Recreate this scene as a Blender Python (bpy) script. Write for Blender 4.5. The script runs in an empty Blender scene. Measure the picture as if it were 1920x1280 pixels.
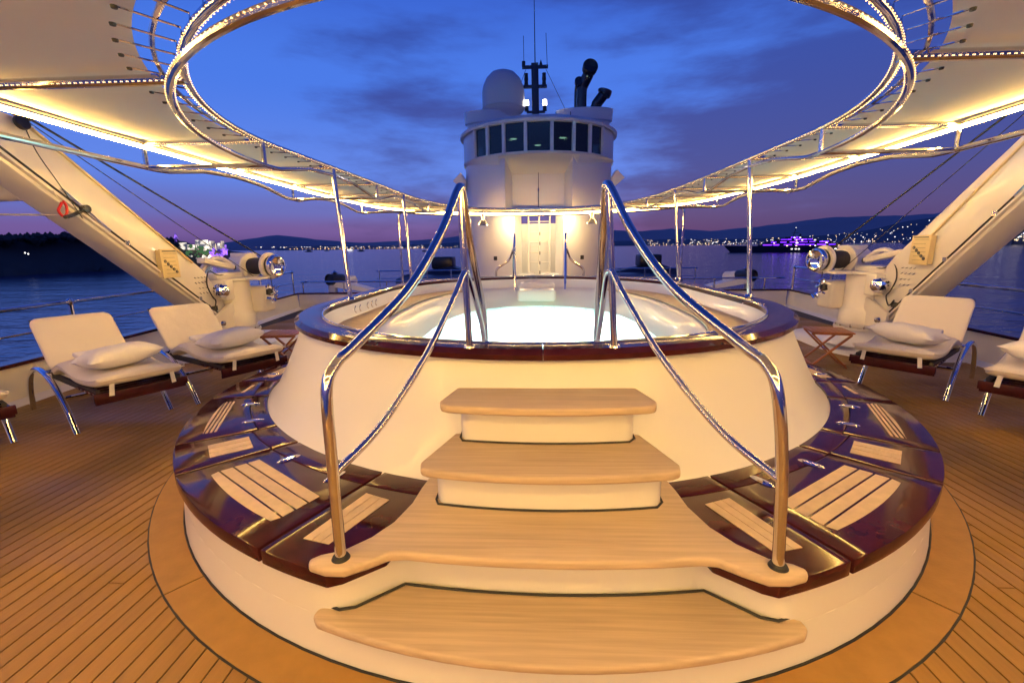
import bpy, bmesh, math, random
from mathutils import Vector, Matrix
R = math.radians
random.seed(7)
S = bpy.context.scene
COL = S.collection
# ------------------------------------------------------------------ camera
CAM = Vector((-0.08, 0.0, 1.64)); FPX = 853.0
cd = bpy.data.cameras.new('camera'); cam = bpy.data.objects.new('camera', cd); COL.objects.link(cam)
cd.sensor_width = 36; cd.lens = FPX / 1920 * 36; cd.clip_end = 40000; cd.clip_start = 0.05
_y, _p, _r = R(2.8), R(11.8), R(0.75)
fw = Vector((-math.sin(_y) * math.cos(_p), math.cos(_y) * math.cos(_p), -math.sin(_p)))
rt0 = Vector((math.cos(_y), math.sin(_y), 0)); up0 = rt0.cross(fw)
rt = rt0 * math.cos(_r) - up0 * math.sin(_r); up = up0 * math.cos(_r) + rt0 * math.sin(_r)
cam.matrix_world = Matrix(((rt.x, up.x, -fw.x, CAM.x), (rt.y, up.y, -fw.y, CAM.y), (rt.z, up.z, -fw.z, CAM.z), (0, 0, 0, 1)))
S.camera = cam
def ray(x, y): return fw + rt * ((x - 960) / FPX) - up * ((y - 640) / FPX)
def at_depth(x, y, Y):
    d = ray(x, y); return CAM + d * (Y / d.y)
def at_range(x, y, rng):          # horizontal range
    d = ray(x, y); return CAM + d * (rng / math.hypot(d.x, d.y))
# ------------------------------------------------------------------ world
W = bpy.data.worlds.new('World'); S.world = W; W.use_nodes = True
nt = W.node_tree; nt.nodes.clear()
def nd(t, **k):
    n = nt.nodes.new(t)
    for a, b in k.items(): setattr(n, a, b)
    return n
L = nt.links.new
tc = nd('ShaderNodeTexCoord'); sep = nd('ShaderNodeSeparateXYZ'); L(tc.outputs['Generated'], sep.inputs[0])
ramp = nd('ShaderNodeValToRGB'); L(sep.outputs['Z'], ramp.inputs['Fac'])
cr = ramp.color_ramp; cr.interpolation = 'EASE'
stops = [(0.0, (.105, .06, .21)), (.035, (.165, .10, .33)), (.075, (.13, .15, .50)), (.14, (.11, .23, .80)), (.30, (.062, .19, .80)), (.50, (.026, .095, .58)), (.72, (.014, .05, .36)), (1.0, (.006, .02, .15))]
while len(cr.elements) < len(stops): cr.elements.new(.5)
for e, (p, c) in zip(cr.elements, stops): e.position = p; e.color = (*c, 1)
# clouds: stretched noise, coverage growing to starboard
mp = nd('ShaderNodeMapping'); mp.inputs['Scale'].default_value = (1.6, 1.6, 6.5); mp.inputs['Location'].default_value = (3.1, 0.4, .55); mp.inputs['Rotation'].default_value = (0, R(-7), 0)
L(tc.outputs['Generated'], mp.inputs['Vector'])
nz = nd('ShaderNodeTexNoise'); nz.inputs['Scale'].default_value = 1.35; nz.inputs['Detail'].default_value = 7; nz.inputs['Roughness'].default_value = .56
L(mp.outputs[0], nz.inputs['Vector'])
cov = nd('ShaderNodeMath', operation='MULTIPLY_ADD'); cov.inputs[1].default_value = .30; L(sep.outputs['X'], cov.inputs[0]); L(nz.outputs['Fac'], cov.inputs[2])
cm = nd('ShaderNodeMapRange'); cm.inputs['From Min'].default_value = .42; cm.inputs['From Max'].default_value = .64; cm.interpolation_type = 'SMOOTHSTEP'; L(cov.outputs[0], cm.inputs['Value'])
cr2 = nd('ShaderNodeValToRGB'); L(sep.outputs['Z'], cr2.inputs['Fac'])
st2 = [(0.0, (.06, .038, .14)), (.06, (.075, .055, .21)), (.15, (.05, .06, .28)), (.35, (.03, .068, .37)), (1.0, (.008, .03, .24))]
while len(cr2.color_ramp.elements) < len(st2): cr2.color_ramp.elements.new(.5)
for e, (p, c) in zip(cr2.color_ramp.elements, st2): e.position = p; e.color = (*c, 1)
mx = nd('ShaderNodeMixRGB'); mfac = nd('ShaderNodeMath', operation='MULTIPLY'); mfac.inputs[1].default_value = .95
L(cm.outputs[0], mfac.inputs[0]); L(mfac.outputs[0], mx.inputs['Fac']); L(ramp.outputs[0], mx.inputs[1]); L(cr2.outputs[0], mx.inputs[2])
# faint afterglow near the horizon straight ahead / to starboard
sky = nd('ShaderNodeTexSky'); sky.sky_type = 'NISHITA'; sky.sun_disc = False; sky.sun_elevation = R(-1.5); sky.sun_rotation = R(14)
skm = nd('ShaderNodeMixRGB', blend_type='ADD'); skm.inputs['Fac'].default_value = .035; L(mx.outputs[0], skm.inputs[1]); L(sky.outputs[0], skm.inputs[2])
bg = nd('ShaderNodeBackground'); bg.inputs['Strength'].default_value = 1.0; L(skm.outputs[0], bg.inputs['Color'])
wo = nd('ShaderNodeOutputWorld'); L(bg.outputs[0], wo.inputs['Surface'])
sl = bpy.data.lights.new('sun', 'SUN'); sl.energy = .002; sl.angle = R(12); sl.color = (1, .6, .5)
so = bpy.data.objects.new('sun', sl); COL.objects.link(so); so.rotation_euler = (R(88), 0, R(180 - 14)); so.location = (0, 60, 30)
S.view_settings.view_transform = 'Standard'; S.view_settings.look = 'None'; S.view_settings.exposure = 0; S.view_settings.gamma = 1
S.render.engine = 'CYCLES'
# ------------------------------------------------------------------ materials
MATS = {}
def mat(name, col, rough=.5, metal=0, coat=0, emit=None, es=0, var=0, vscale=8, vstretch=(1, 1, 1), bump=0, bscale=60, bstretch=None, spec=.5, coord='Object', trans=0, coatr=.05):
    m = bpy.data.materials.new(name); m.use_nodes = True; MATS[name] = m
    t = m.node_tree; b = t.nodes['Principled BSDF']; l = t.links.new
    b.inputs['Base Color'].default_value = (*col, 1); b.inputs['Roughness'].default_value = rough; b.inputs['Metallic'].default_value = metal
    b.inputs['Coat Weight'].default_value = coat; b.inputs['Coat Roughness'].default_value = coatr; b.inputs['Specular IOR Level'].default_value = spec
    b.inputs['Transmission Weight'].default_value = trans
    if emit: b.inputs['Emission Color'].default_value = (*emit, 1); b.inputs['Emission Strength'].default_value = es
    if var or bump:
        tcn = t.nodes.new('ShaderNodeTexCoord')
        def noise(sc, stv, det=5):
            mpn = t.nodes.new('ShaderNodeMapping'); mpn.inputs['Scale'].default_value = stv; l(tcn.outputs[coord], mpn.inputs[0])
            n = t.nodes.new('ShaderNodeTexNoise'); n.inputs['Scale'].default_value = sc; n.inputs['Detail'].default_value = det; l(mpn.outputs[0], n.inputs['Vector']); return n
        if var:
            n = noise(vscale, vstretch); oi = t.nodes.new('ShaderNodeObjectInfo')
            ad = t.nodes.new('ShaderNodeMath'); ad.operation = 'MULTIPLY_ADD'; ad.inputs[1].default_value = .35; l(oi.outputs['Random'], ad.inputs[0]); l(n.outputs['Fac'], ad.inputs[2])
            mr = t.nodes.new('ShaderNodeMapRange'); mr.inputs['From Min'].default_value = .4; mr.inputs['From Max'].default_value = .95; mr.inputs['To Min'].default_value = 1 - var; mr.inputs['To Max'].default_value = 1 + var * .7; l(ad.outputs[0], mr.inputs[0])
            vm = t.nodes.new('ShaderNodeVectorMath'); vm.operation = 'SCALE'; vm.inputs[0].default_value = col; l(mr.outputs[0], vm.inputs['Scale']); l(vm.outputs[0], b.inputs['Base Color'])
        if bump:
            n2 = noise(bscale, bstretch or (1, 1, 1)); bp = t.nodes.new('ShaderNodeBump'); bp.inputs['Strength'].default_value = bump; bp.inputs['Distance'].default_value = .01
            l(n2.outputs['Fac'], bp.inputs['Height']); l(bp.outputs[0], b.inputs['Normal'])
    return m
mat('teak_deck', (.29, .152, .030), .6, var=.15, vscale=5, vstretch=(6, .5, 6), bump=.15, bscale=30, bstretch=(8, .6, 8))
mat('teak_margin', (.32, .168, .036), .55, var=.16, vscale=9, bump=.1, bscale=60)
mat('teak_pale', (.57, .435, .30), .5, var=.20, vscale=2.2, vstretch=(1, 26, 26), bump=.06, bscale=9, bstretch=(1, 30, 30))
mat('teak_slat', (.62, .47, .30), .5, var=.15, vscale=6, vstretch=(3, 3, 3), bump=.08, bscale=40)
mat('caulk', (.012, .012, .013), .6)
mat('mahogany', (.045, .009, .010), .14, coat=0, spec=.3, var=.35, vscale=6, vstretch=(2, 2, 2), coatr=.06)
mat('table_teak', (.42, .14, .035), .4, var=.2, vscale=9)
mat('gelcoat', (.80, .77, .71), .30, coat=.15, var=.02, vscale=.8)
mat('paint_cream', (.78, .73, .64), .33, coat=.3, var=.05, vscale=3)
mat('steel', (.74, .73, .72), .09, metal=1, var=.05, vscale=6)
mat('chrome', (.86, .86, .87), .04, metal=1)
mat('canvas', (.82, .78, .67), .8, var=.05, vscale=1.2, bump=.12, bscale=2.5)
mat('fabric', (.74, .66, .54), .85, var=.05, vscale=3, bump=.55, bscale=10)
mat('fabric_white', (.8, .76, .68), .85, var=.04, vscale=5, bump=.9, bscale=7, bstretch=(1, 2.2, 1))
mat('black', (.012, .012, .014), .35)
mat('rope_dark', (.03, .028, .028), .7)
mat('rope_white', (.6, .56, .48), .8)
mat('red_paint', (.55, .015, .01), .35)
mat('sign_plate', (.72, .58, .30), .45, var=.04)
mat('sign_ink', (.06, .08, .10), .6)
mat('dark_blue_paint', (.02, .025, .05), .4)
mat('led_warm', (.9, .7, .4), .5, emit=(1, .595, .145), es=128)
mat('led_bead', (.9, .7, .4), .5, emit=(1, .60, .24), es=4)
mat('lamp_white', (.9, .9, .9), .5, emit=(1, .86, .7), es=14)
mat('flood_lamp', (.9, .9, .9), .5, emit=(1, .80, .50), es=800)
mat('glass_dark', (.03, .06, .06), .03, spec=.8, trans=.85)
mat('room_lamp', (.9, .9, .8), .5, emit=(.95, 1, .7), es=9)
mat('room', (.42, .50, .38), .8)
mat('pool_lamp', (.9, .9, .9), .5, emit=(.62, 1, .92), es=330)
mat('sat_dome', (.62, .60, .60), .45)
mat('exhaust', (.012, .012, .013), .22, coat=.5)
mat('rock', (.05, .055, .045), .9, var=.4, vscale=.05)
mat('hill', (.10, .11, .13), .95, var=.3, vscale=.004)
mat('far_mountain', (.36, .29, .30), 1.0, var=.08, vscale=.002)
mat('hull_dark', (.02, .02, .035), .3)
mat('led_purple', (.2, .1, .9), .5, emit=(.17, .02, 1), es=4)
mat('win_warm', (.9, .8, .6), .5, emit=(1, .68, .30), es=2.6)
mat('win_white', (.9, .9, .9), .5, emit=(1, .93, .85), es=2.8)
mat('town_yellow', (.9, .8, .6), .5, emit=(1, .55, .12), es=2.6)
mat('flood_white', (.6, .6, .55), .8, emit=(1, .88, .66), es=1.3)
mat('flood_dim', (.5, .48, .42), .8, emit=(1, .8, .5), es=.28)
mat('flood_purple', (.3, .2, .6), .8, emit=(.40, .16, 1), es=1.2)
mat('flood_green', (.06, .16, .06), .9, emit=(.25, .6, .22), es=.22)  # green floodlight put in as the surface's own glow
t = MATS['canvas'].node_tree; ms_ = t.nodes.new('ShaderNodeMixShader'); ms_.inputs[0].default_value = .22; tl_ = t.nodes.new('ShaderNodeBsdfTranslucent'); tl_.inputs[0].default_value = (.85, .80, .62, 1)
t.links.new(t.nodes['Principled BSDF'].outputs[0], ms_.inputs[1]); t.links.new(tl_.outputs[0], ms_.inputs[2]); t.links.new(ms_.outputs[0], t.nodes['Material Output'].inputs[0])
MATS['mahogany'].node_tree.nodes['Principled BSDF'].inputs['IOR'].default_value = 1.45
for nm, lo_r, hi_r, sc_r in (('paint_cream', .30, .40, 4.0), ('steel', .05, .17, 9.0), ('teak_deck', .42, .8, 2.0), ('teak_pale', .38, .7, 4.0), ('mahogany', .07, .13, 5.0)):
    t = MATS[nm].node_tree; tcr = t.nodes.new('ShaderNodeTexCoord'); nr_ = t.nodes.new('ShaderNodeTexNoise'); nr_.inputs['Scale'].default_value = sc_r; nr_.inputs['Detail'].default_value = 6; mr_ = t.nodes.new('ShaderNodeMapRange'); mr_.inputs['From Min'].default_value = .35; mr_.inputs['From Max'].default_value = .68; mr_.inputs['To Min'].default_value = lo_r; mr_.inputs['To Max'].default_value = hi_r
    t.links.new(tcr.outputs['Object'], nr_.inputs['Vector']); t.links.new(nr_.outputs['Fac'], mr_.inputs[0]); t.links.new(mr_.outputs[0], t.nodes['Principled BSDF'].inputs['Roughness'])
for nm, st in (('flood_white', 2.2), ('flood_purple', 2.0), ('flood_dim', .6)):      # floodlight put in as the masonry's own patchy glow
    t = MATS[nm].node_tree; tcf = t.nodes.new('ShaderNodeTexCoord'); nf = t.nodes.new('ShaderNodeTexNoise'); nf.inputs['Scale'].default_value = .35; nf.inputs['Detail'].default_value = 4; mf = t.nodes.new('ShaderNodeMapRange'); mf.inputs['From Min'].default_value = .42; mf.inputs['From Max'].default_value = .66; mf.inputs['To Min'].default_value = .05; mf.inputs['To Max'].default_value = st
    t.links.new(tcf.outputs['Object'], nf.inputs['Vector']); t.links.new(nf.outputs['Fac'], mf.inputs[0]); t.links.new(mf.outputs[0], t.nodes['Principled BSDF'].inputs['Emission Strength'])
for nm in ('town_yellow', 'win_warm', 'win_white'): MATS[nm].cycles.emission_sampling = 'NONE'      # far specks: no need to sample them as lamps
# pool water: foaming, light from lamps below comes through it
m = bpy.data.materials.new('pool_water'); m.use_nodes = True; MATS['pool_water'] = m; t = m.node_tree; t.nodes.clear()
o_ = t.nodes.new('ShaderNodeOutputMaterial'); mxs = t.nodes.new('ShaderNodeMixShader'); mxs.inputs[0].default_value = .12
tr = t.nodes.new('ShaderNodeBsdfTranslucent'); tr.inputs[0].default_value = (.80, .97, .95, 1)
gl = t.nodes.new('ShaderNodeBsdfGlossy'); gl.inputs['Roughness'].default_value = .25
bn = t.nodes.new('ShaderNodeTexNoise'); bn.inputs['Scale'].default_value = 5; bn.inputs['Detail'].default_value = 6; bb = t.nodes.new('ShaderNodeBump'); bb.inputs['Strength'].default_value = .6; bb.inputs['Distance'].default_value = .05
t.links.new(bn.outputs['Fac'], bb.inputs['Height']); t.links.new(bb.outputs[0], gl.inputs['Normal'])
t.links.new(tr.outputs[0], mxs.inputs[1]); t.links.new(gl.outputs[0], mxs.inputs[2]); t.links.new(mxs.outputs[0], o_.inputs[0])
# sea
m = mat('sea_water', (.005, .024, .11), .14, spec=.6); t = m.node_tree; b = t.nodes['Principled BSDF']
tcn = t.nodes.new('ShaderNodeTexCoord'); prev = None
for sc, stv, ds in ((.05, (1, 2.2, 1), .6), (.3, (1, 2.0, 1), .22), (1.3, (1, 1.6, 1), .06)):
    mpn = t.nodes.new('ShaderNodeMapping'); mpn.inputs['Scale'].default_value = stv; t.links.new(tcn.outputs['Object'], mpn.inputs[0])
    n = t.nodes.new('ShaderNodeTexNoise'); n.inputs['Scale'].default_value = sc; n.inputs['Detail'].default_value = 3; t.links.new(mpn.outputs[0], n.inputs['Vector'])
    bp = t.nodes.new('ShaderNodeBump'); bp.inputs['Strength'].default_value = 1; bp.inputs['Distance'].default_value = ds; t.links.new(n.outputs['Fac'], bp.inputs['Height'])
    if prev: t.links.new(prev.outputs[0], bp.inputs['Normal'])
    prev = bp
t.links.new(prev.outputs[0], b.inputs['Normal'])
# ------------------------------------------------------------------ mesh helpers
class MB:
    def __init__(s): s.v = []; s.f = []
    def add(s, vs, fs):
        k = len(s.v); s.v += [tuple(v) for v in vs]; s.f += [tuple(i + k for i in f) for f in fs]; return s
    def box(s, c, d, M=None):
        cx, cy, cz = c; dx, dy, dz = d[0] / 2, d[1] / 2, d[2] / 2
        vs = [Vector((sx * dx, sy * dy, sz * dz)) for sx in (-1, 1) for sy in (-1, 1) for sz in (-1, 1)]
        if M: vs = [M @ v for v in vs]
        return s.add([v + Vector(c) for v in vs], [(0, 1, 3, 2), (4, 6, 7, 5), (0, 4, 5, 1), (2, 3, 7, 6), (0, 2, 6, 4), (1, 5, 7, 3)])
    def beam(s, a, b, w, h, upv=(0, 0, 1)):
        a, b = Vector(a), Vector(b); d = (b - a).normalized(); sd = d.cross(Vector(upv)).normalized(); u = sd.cross(d)
        vs = [p + sd * (i * w / 2) + u * (j * h / 2) for p in (a, b) for i, j in ((-1, -1), (1, -1), (1, 1), (-1, 1))]
        return s.add(vs, [(3, 2, 1, 0), (4, 5, 6, 7), (0, 1, 5, 4), (1, 2, 6, 5), (2, 3, 7, 6), (3, 0, 4, 7)])
    def prism(s, poly, z0, z1):
        n = len(poly); a = sum(poly[i][0] * poly[(i + 1) % n][1] - poly[(i + 1) % n][0] * poly[i][1] for i in range(n))
        if a < 0: poly = poly[::-1]
        vs = [(x, y, z0) for x, y in poly] + [(x, y, z1) for x, y in poly]
        return s.add(vs, [tuple(range(n - 1, -1, -1)), tuple(range(n, 2 * n))] + [(i, (i + 1) % n, n + (i + 1) % n, n + i) for i in range(n)])
    def tube(s, pts, r, n=10, closed=False, caps=True):
        pts = [Vector(p) for p in pts]; m_ = len(pts); rs = r if isinstance(r, (list, tuple)) else [r] * m_
        nrm = None; rings = []
        for i, p in enumerate(pts):
            if closed: tg = pts[(i + 1) % m_] - pts[i - 1]
            else: tg = pts[min(i + 1, m_ - 1)] - pts[max(i - 1, 0)]
            tg.normalize()
            if nrm is None: nrm = tg.orthogonal().normalized() if abs(tg.z) > .9 else tg.cross(Vector((0, 0, 1))).normalized()
            nrm = (nrm - tg * nrm.dot(tg)).normalized(); bn_ = tg.cross(nrm)
            rings.append([p + (nrm * math.cos(2 * math.pi * k / n) + bn_ * math.sin(2 * math.pi * k / n)) * rs[i] for k in range(n)])
        vs = [v for rg in rings for v in rg]; fs = []
        for i in range(m_ if closed else m_ - 1):
            j = (i + 1) % m_
            for k in range(n): fs.append((i * n + k, i * n + (k + 1) % n, j * n + (k + 1) % n, j * n + k))
        if caps and not closed: fs += [tuple(range(n - 1, -1, -1)), tuple((m_ - 1) * n + k for k in range(n))]
        return s.add(vs, fs)
    def lathe(s, prof, c=(0, 0, 0), n=32, axis=None, a0=0, a1=2 * math.pi):
        full = abs(a1 - a0 - 2 * math.pi) < 1e-6; cnt = n if full else n + 1
        M = Vector((0, 0, 1)).rotation_difference(Vector(axis)).to_matrix() if axis else Matrix.Identity(3)
        vs = []
        for i in range(cnt):
            a = a0 + (a1 - a0) * i / n
            for r_, z in prof: vs.append(M @ Vector((r_ * math.cos(a), r_ * math.sin(a), z)) + Vector(c))
        p = len(prof); fs = []
        for i in range(n):
            j = (i + 1) % cnt
            for k in range(p - 1): fs.append((i * p + k, j * p + k, j * p + k + 1, i * p + k + 1))
        return s.add(vs, fs)
    def loft(s, rows, closed=False, close_rows=False):
        n = len(rows[0]); vs = [v for r_ in rows for v in r_]; fs = []
        for i in range(len(rows) - 1):
            for k in range(n if closed else n - 1):
                k2 = (k + 1) % n; fs.append((i * n + k, i * n + k2, (i + 1) * n + k2, (i + 1) * n + k))
        return s.add(vs, fs)
    def octa(s, c, r):
        x, y, z = c
        return s.add([(x + r, y, z), (x - r, y, z), (x, y + r, z), (x, y - r, z), (x, y, z + r), (x, y, z - r)], [(0, 2, 4), (2, 1, 4), (1, 3, 4), (3, 0, 4), (2, 0, 5), (1, 2, 5), (3, 1, 5), (0, 3, 5)])
    def mesh(s, name, m_, bevel=0, segs=2, smooth=35, merge=True):
        me = bpy.data.meshes.new(name); bm = bmesh.new()
        bv = [bm.verts.new(v) for v in s.v]
        for f in s.f:
            if len(set(f)) < 3: continue
            try: bm.faces.new([bv[i] for i in f])
            except ValueError: pass
        if merge: bmesh.ops.remove_doubles(bm, verts=bm.verts, dist=1e-5)
        bmesh.ops.recalc_face_normals(bm, faces=bm.faces)
        if bevel:
            es = [e for e in bm.edges if len(e.link_faces) == 2 and e.calc_face_angle(0) > R(30)]
            bmesh.ops.bevel(bm, geom=es, offset=bevel, segments=segs, affect='EDGES', profile=.5, clamp_overlap=True)
        bm.to_mesh(me); bm.free()
        if smooth:
            me.polygons.foreach_set('use_smooth', [True] * len(me.polygons)); me.set_sharp_from_angle(angle=R(smooth))
        me.materials.append(MATS[m_]); return me
    def obj(s, name, m_, parent=None, label=None, cat=None, group=None, kind=None, **k):
        o = bpy.data.objects.new(name, s.mesh(name, m_, **k)); COL.objects.link(o)
        if parent: o.parent = parent
        return tag(o, label, cat, group, kind)
def tag(o, label=None, cat=None, group=None, kind=None):
    for k, v in (('label', label), ('category', cat), ('group', group), ('kind', kind)):
        if v: o[k] = v
    return o
def thing(name, label, cat, loc=(0, 0, 0), rz=0, group=None):
    o = bpy.data.objects.new(name, None); COL.objects.link(o); o.location = loc; o.rotation_euler = (0, 0, rz); o.empty_display_size = .1
    return tag(o, label, cat, group)
def copy_tree(o, parent=None):
    c = o.copy(); COL.objects.link(c); c.parent = parent
    for ch in list(o.children): copy_tree(ch, c)
    return c
def spline(pts, n=8):      # Catmull-Rom
    P = [Vector(p) for p in pts]; out = []
    for i in range(len(P) - 1):
        p0 = P[i - 1] if i else P[0] * 2 - P[1]; p1, p2 = P[i], P[i + 1]; p3 = P[i + 2] if i + 2 < len(P) else P[-1] * 2 - P[-2]
        for k in range(n):
            u = k / n; out.append(.5 * ((2 * p1) + (p2 - p0) * u + (2 * p0 - 5 * p1 + 4 * p2 - p3) * u * u + (3 * p1 - p0 - 3 * p2 + p3) * u ** 3))
    return out + [P[-1]]
def interp(x, xs, ys):
    if x <= xs[0]: return ys[0]
    for i in range(len(xs) - 1):
        if x <= xs[i + 1]: u = (x - xs[i]) / (xs[i + 1] - xs[i]); return ys[i] + (ys[i + 1] - ys[i]) * u
    return ys[-1]
# ------------------------------------------------------------------ setting: sea, land
SEA = -7.0
MB().add([(-30000, -4000, SEA), (30000, -4000, SEA), (30000, 30000, SEA), (-30000, 30000, SEA)], [(0, 1, 2, 3)]).obj('sea', 'sea_water', kind='structure', smooth=0)
def ridge(name, pix, rng, depth, m_, seed, rough, label=None):
    # pix: (px x, px y of skyline); built as terrain standing on the sea at the given range
    rnd = random.Random(seed); mb = MB(); rows = []
    n = 90; x0, x1 = pix[0][0], pix[-1][0]; xs = [p[0] for p in pix]; ys = [p[1] for p in pix]
    jit = [0] * 8
    for i in range(n + 1):
        x = x0 + (x1 - x0) * i / n; y = interp(x, xs, ys)
        rg = interp(x, xs, [p[2] for p in pix]) if len(pix[0]) > 2 else rng
        top = at_range(x, y, rg + depth * .45); h = top.z - SEA
        base = at_range(x, 470, rg); dirv = Vector((base.x - CAM.x, base.y - CAM.y, 0)).normalized(); b0 = Vector((base.x, base.y, 0))
        row = []
        for j, (fr, hh) in enumerate(((0, -.04), (.03, .10), (.14, .38), (.28, .74), (.45, 1.0), (.7, .7), (1, -.05))):
            jit[j] = jit[j] * .55 + rnd.uniform(-1, 1) * rough
            q = b0 + dirv * (depth * (fr + jit[j] * .05)); q.z = SEA + h * (hh + (jit[j] * (.16 if j != 4 else .08) if 0 < j < 6 else 0)); row.append(q)
        rows.append(row)
    mb.loft(rows); return mb.obj(name, m_, kind='structure', smooth=60)
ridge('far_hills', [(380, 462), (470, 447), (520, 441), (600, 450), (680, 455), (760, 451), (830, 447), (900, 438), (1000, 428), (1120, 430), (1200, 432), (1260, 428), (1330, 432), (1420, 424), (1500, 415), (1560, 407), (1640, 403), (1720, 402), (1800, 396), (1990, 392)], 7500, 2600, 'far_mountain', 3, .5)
ridge('coast_hills', [(520, 463), (600, 460), (700, 461), (800, 458), (900, 452), (1000, 450), (1180, 452), (1260, 448), (1380, 448), (1480, 444), (1560, 440), (1620, 432), (1680, 420), (1740, 408), (1790, 400), (1990, 380)], 3900, 900, 'hill', 5, .6)
ridge('headland', [(1690, 452, 1500), (1740, 440, 1450), (1790, 420, 1380), (1840, 402, 1300), (1890, 382, 1250), (1940, 366, 1200), (2080, 340, 1150)], 1300, 420, 'hill', 8, .7)
ridge('island', [(-240, 452, 235), (-60, 446, 250), (20, 446, 262), (60, 443, 268), (110, 445, 272), (150, 441, 276), (215, 441, 282), (260, 446, 290), (330, 452, 300), (400, 464, 318), (452, 472, 330), (480, 481, 338)], 270, 70, 'rock', 2, .5)
# trees along the island skyline
rnd = random.Random(4); mbt = MB()
for i in range(260):
    x = rnd.uniform(-200, 330); yy = interp(x, [-240, 20, 150, 215, 330], [452, 446, 441, 441, 454]); rg = interp(x, [-240, 20, 215, 330], [235, 262, 282, 300]) + rnd.uniform(16, 36)
    p = at_range(x, yy + rnd.uniform(-2, 5), rg); r_ = rnd.uniform(1.0, 2.6)
    for k in range(3): mbt.octa(p + Vector((rnd.uniform(-1, 1) * r_, rnd.uniform(-1, 1) * r_, rnd.uniform(-.6, .3) * r_)), r_ * rnd.uniform(.5, 1))
mbt.obj('island_wood', 'rock', kind='stuff', smooth=0)
# fort on the island: walls, towers, spire, floodlit
ft = thing('island_fort', 'floodlit white fort with a spire on the dark island, lit purple and green', 'fort', at_range(390, 484, 322))
def wpt(x, y, rg): return at_range(x, y, rg) - ft.location
def fort_block(name, x0, x1, yt, yb, rg, dp, m_):
    a, b_, c_ = wpt(x0, yb, rg), wpt(x1, yb, rg), wpt(x0, yt, rg); d_ = Vector((a.x + ft.location.x, a.y + ft.location.y, 0)).normalized() * dp
    vs = [a, b_, b_ + d_, a + d_]; vs2 = [Vector((v.x, v.y, c_.z)) for v in vs]
    return MB().add(vs + vs2, [(0, 1, 5, 4), (1, 2, 6, 5), (2, 3, 7, 6), (3, 0, 4, 7), (4, 5, 6, 7)]).obj(name, m_, ft, smooth=0)
fort_block('rampart', 332, 352, 455, 468, 322, 10, 'flood_white'); fort_block('chapel', 326, 334, 447, 466, 324, 8, 'flood_purple')
fort_block('barracks', 352, 366, 459, 468, 325, 10, 'flood_white'); fort_block('rampart', 368, 392, 450, 466, 326, 12, 'flood_white')
fort_block('rampart', 392, 408, 457, 466, 326, 12, 'win_warm'); fort_block('tower', 408, 417, 458, 470, 328, 8, 'flood_white'); fort_block('tower', 417, 427, 459, 478, 329, 8, 'flood_purple')
rf = random.Random(6)
for k in range(11):
    x = rf.uniform(336, 424); w_ = rf.uniform(3, 9); fort_block('house', x, x + w_, rf.uniform(451, 461), 470, 324 + rf.uniform(-1, 4), 6, rf.choice(('flood_white', 'flood_dim', 'flood_dim', 'rock')))
a = wpt(330, 447, 326); hgt = wpt(330, 435, 326).z - a.z
MB().lathe([(1.1, 0), (.5, hgt * .4), (.02, hgt)], a, n=8).obj('spire', 'flood_purple', ft)
rnd = random.Random(9)
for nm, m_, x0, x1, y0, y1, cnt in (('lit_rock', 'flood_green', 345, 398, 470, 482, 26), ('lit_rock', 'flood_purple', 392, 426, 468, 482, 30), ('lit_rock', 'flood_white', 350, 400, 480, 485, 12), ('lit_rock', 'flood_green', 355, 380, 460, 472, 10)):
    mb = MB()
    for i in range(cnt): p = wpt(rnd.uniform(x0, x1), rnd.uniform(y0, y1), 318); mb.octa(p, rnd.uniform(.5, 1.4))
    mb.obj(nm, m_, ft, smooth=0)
mb = MB(); [mb.octa(at_range(x, y, 262), .35) for x, y in ((47, 474), (53, 476))]; mb.obj('island_lamp', 'win_white', label='single white lamp on the dark wooded shore of the island', cat='lamp', smooth=0)
# town lights (uncountable specks)
def specks(name, m_, lst):
    mb = MB()
    for p, r_ in lst: mb.octa(p, r_)
    mb.obj(name, m_, kind='stuff', smooth=0)
rnd = random.Random(21); warm = []; white = []; front = []
def hillz(x): return interp(x, [540, 800, 1000, 1200, 1480, 1620, 1740, 1920], [462, 458, 452, 450, 444, 432, 410, 390])
for i in range(460):
    x = rnd.choice((rnd.uniform(480, 860), rnd.uniform(1185, 1790), rnd.uniform(1185, 1790))); t_ = rnd.random() ** 1.7; yb = 464 if x < 900 else interp(x, [1180, 1800], [459, 452])
    if x < 900 and rnd.random() < .4: continue
    y = yb - t_ * (yb - hillz(x)) * (.92 if x > 1000 else .7); rg = 3850 - 60 * (1 - t_)
    (warm if rnd.random() < .45 else white).append((at_range(x, y, rg * .985), rnd.uniform(1.0, 3.6)))
for i in range(230):
    x = rnd.uniform(1750, 1925); t_ = rnd.random(); yt = interp(x, [1740, 1840, 1890, 1940], [440, 402, 382, 366]); y = 452 - t_ * (452 - yt) * .9
    (warm if rnd.random() < .5 else white).append((at_range(x, y, interp(x, [1690, 1940], [1480, 1180]) - 15), rnd.uniform(.5, 1.5)))
specks('hillside_window_lights', 'win_warm', warm); specks('hillside_white_lights', 'win_white', white)
for x in list(range(545, 850, 7)) + list(range(1195, 1720, 8)):
    xx = x + rnd.uniform(-2, 2); yb = interp(xx, [540, 850, 1190, 1720], [467, 464, 460.5, 455.5]); front.append((at_range(xx, yb, 3700), rnd.uniform(2.0, 4.2)))
specks('waterfront_lamps', 'town_yellow', front)
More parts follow.
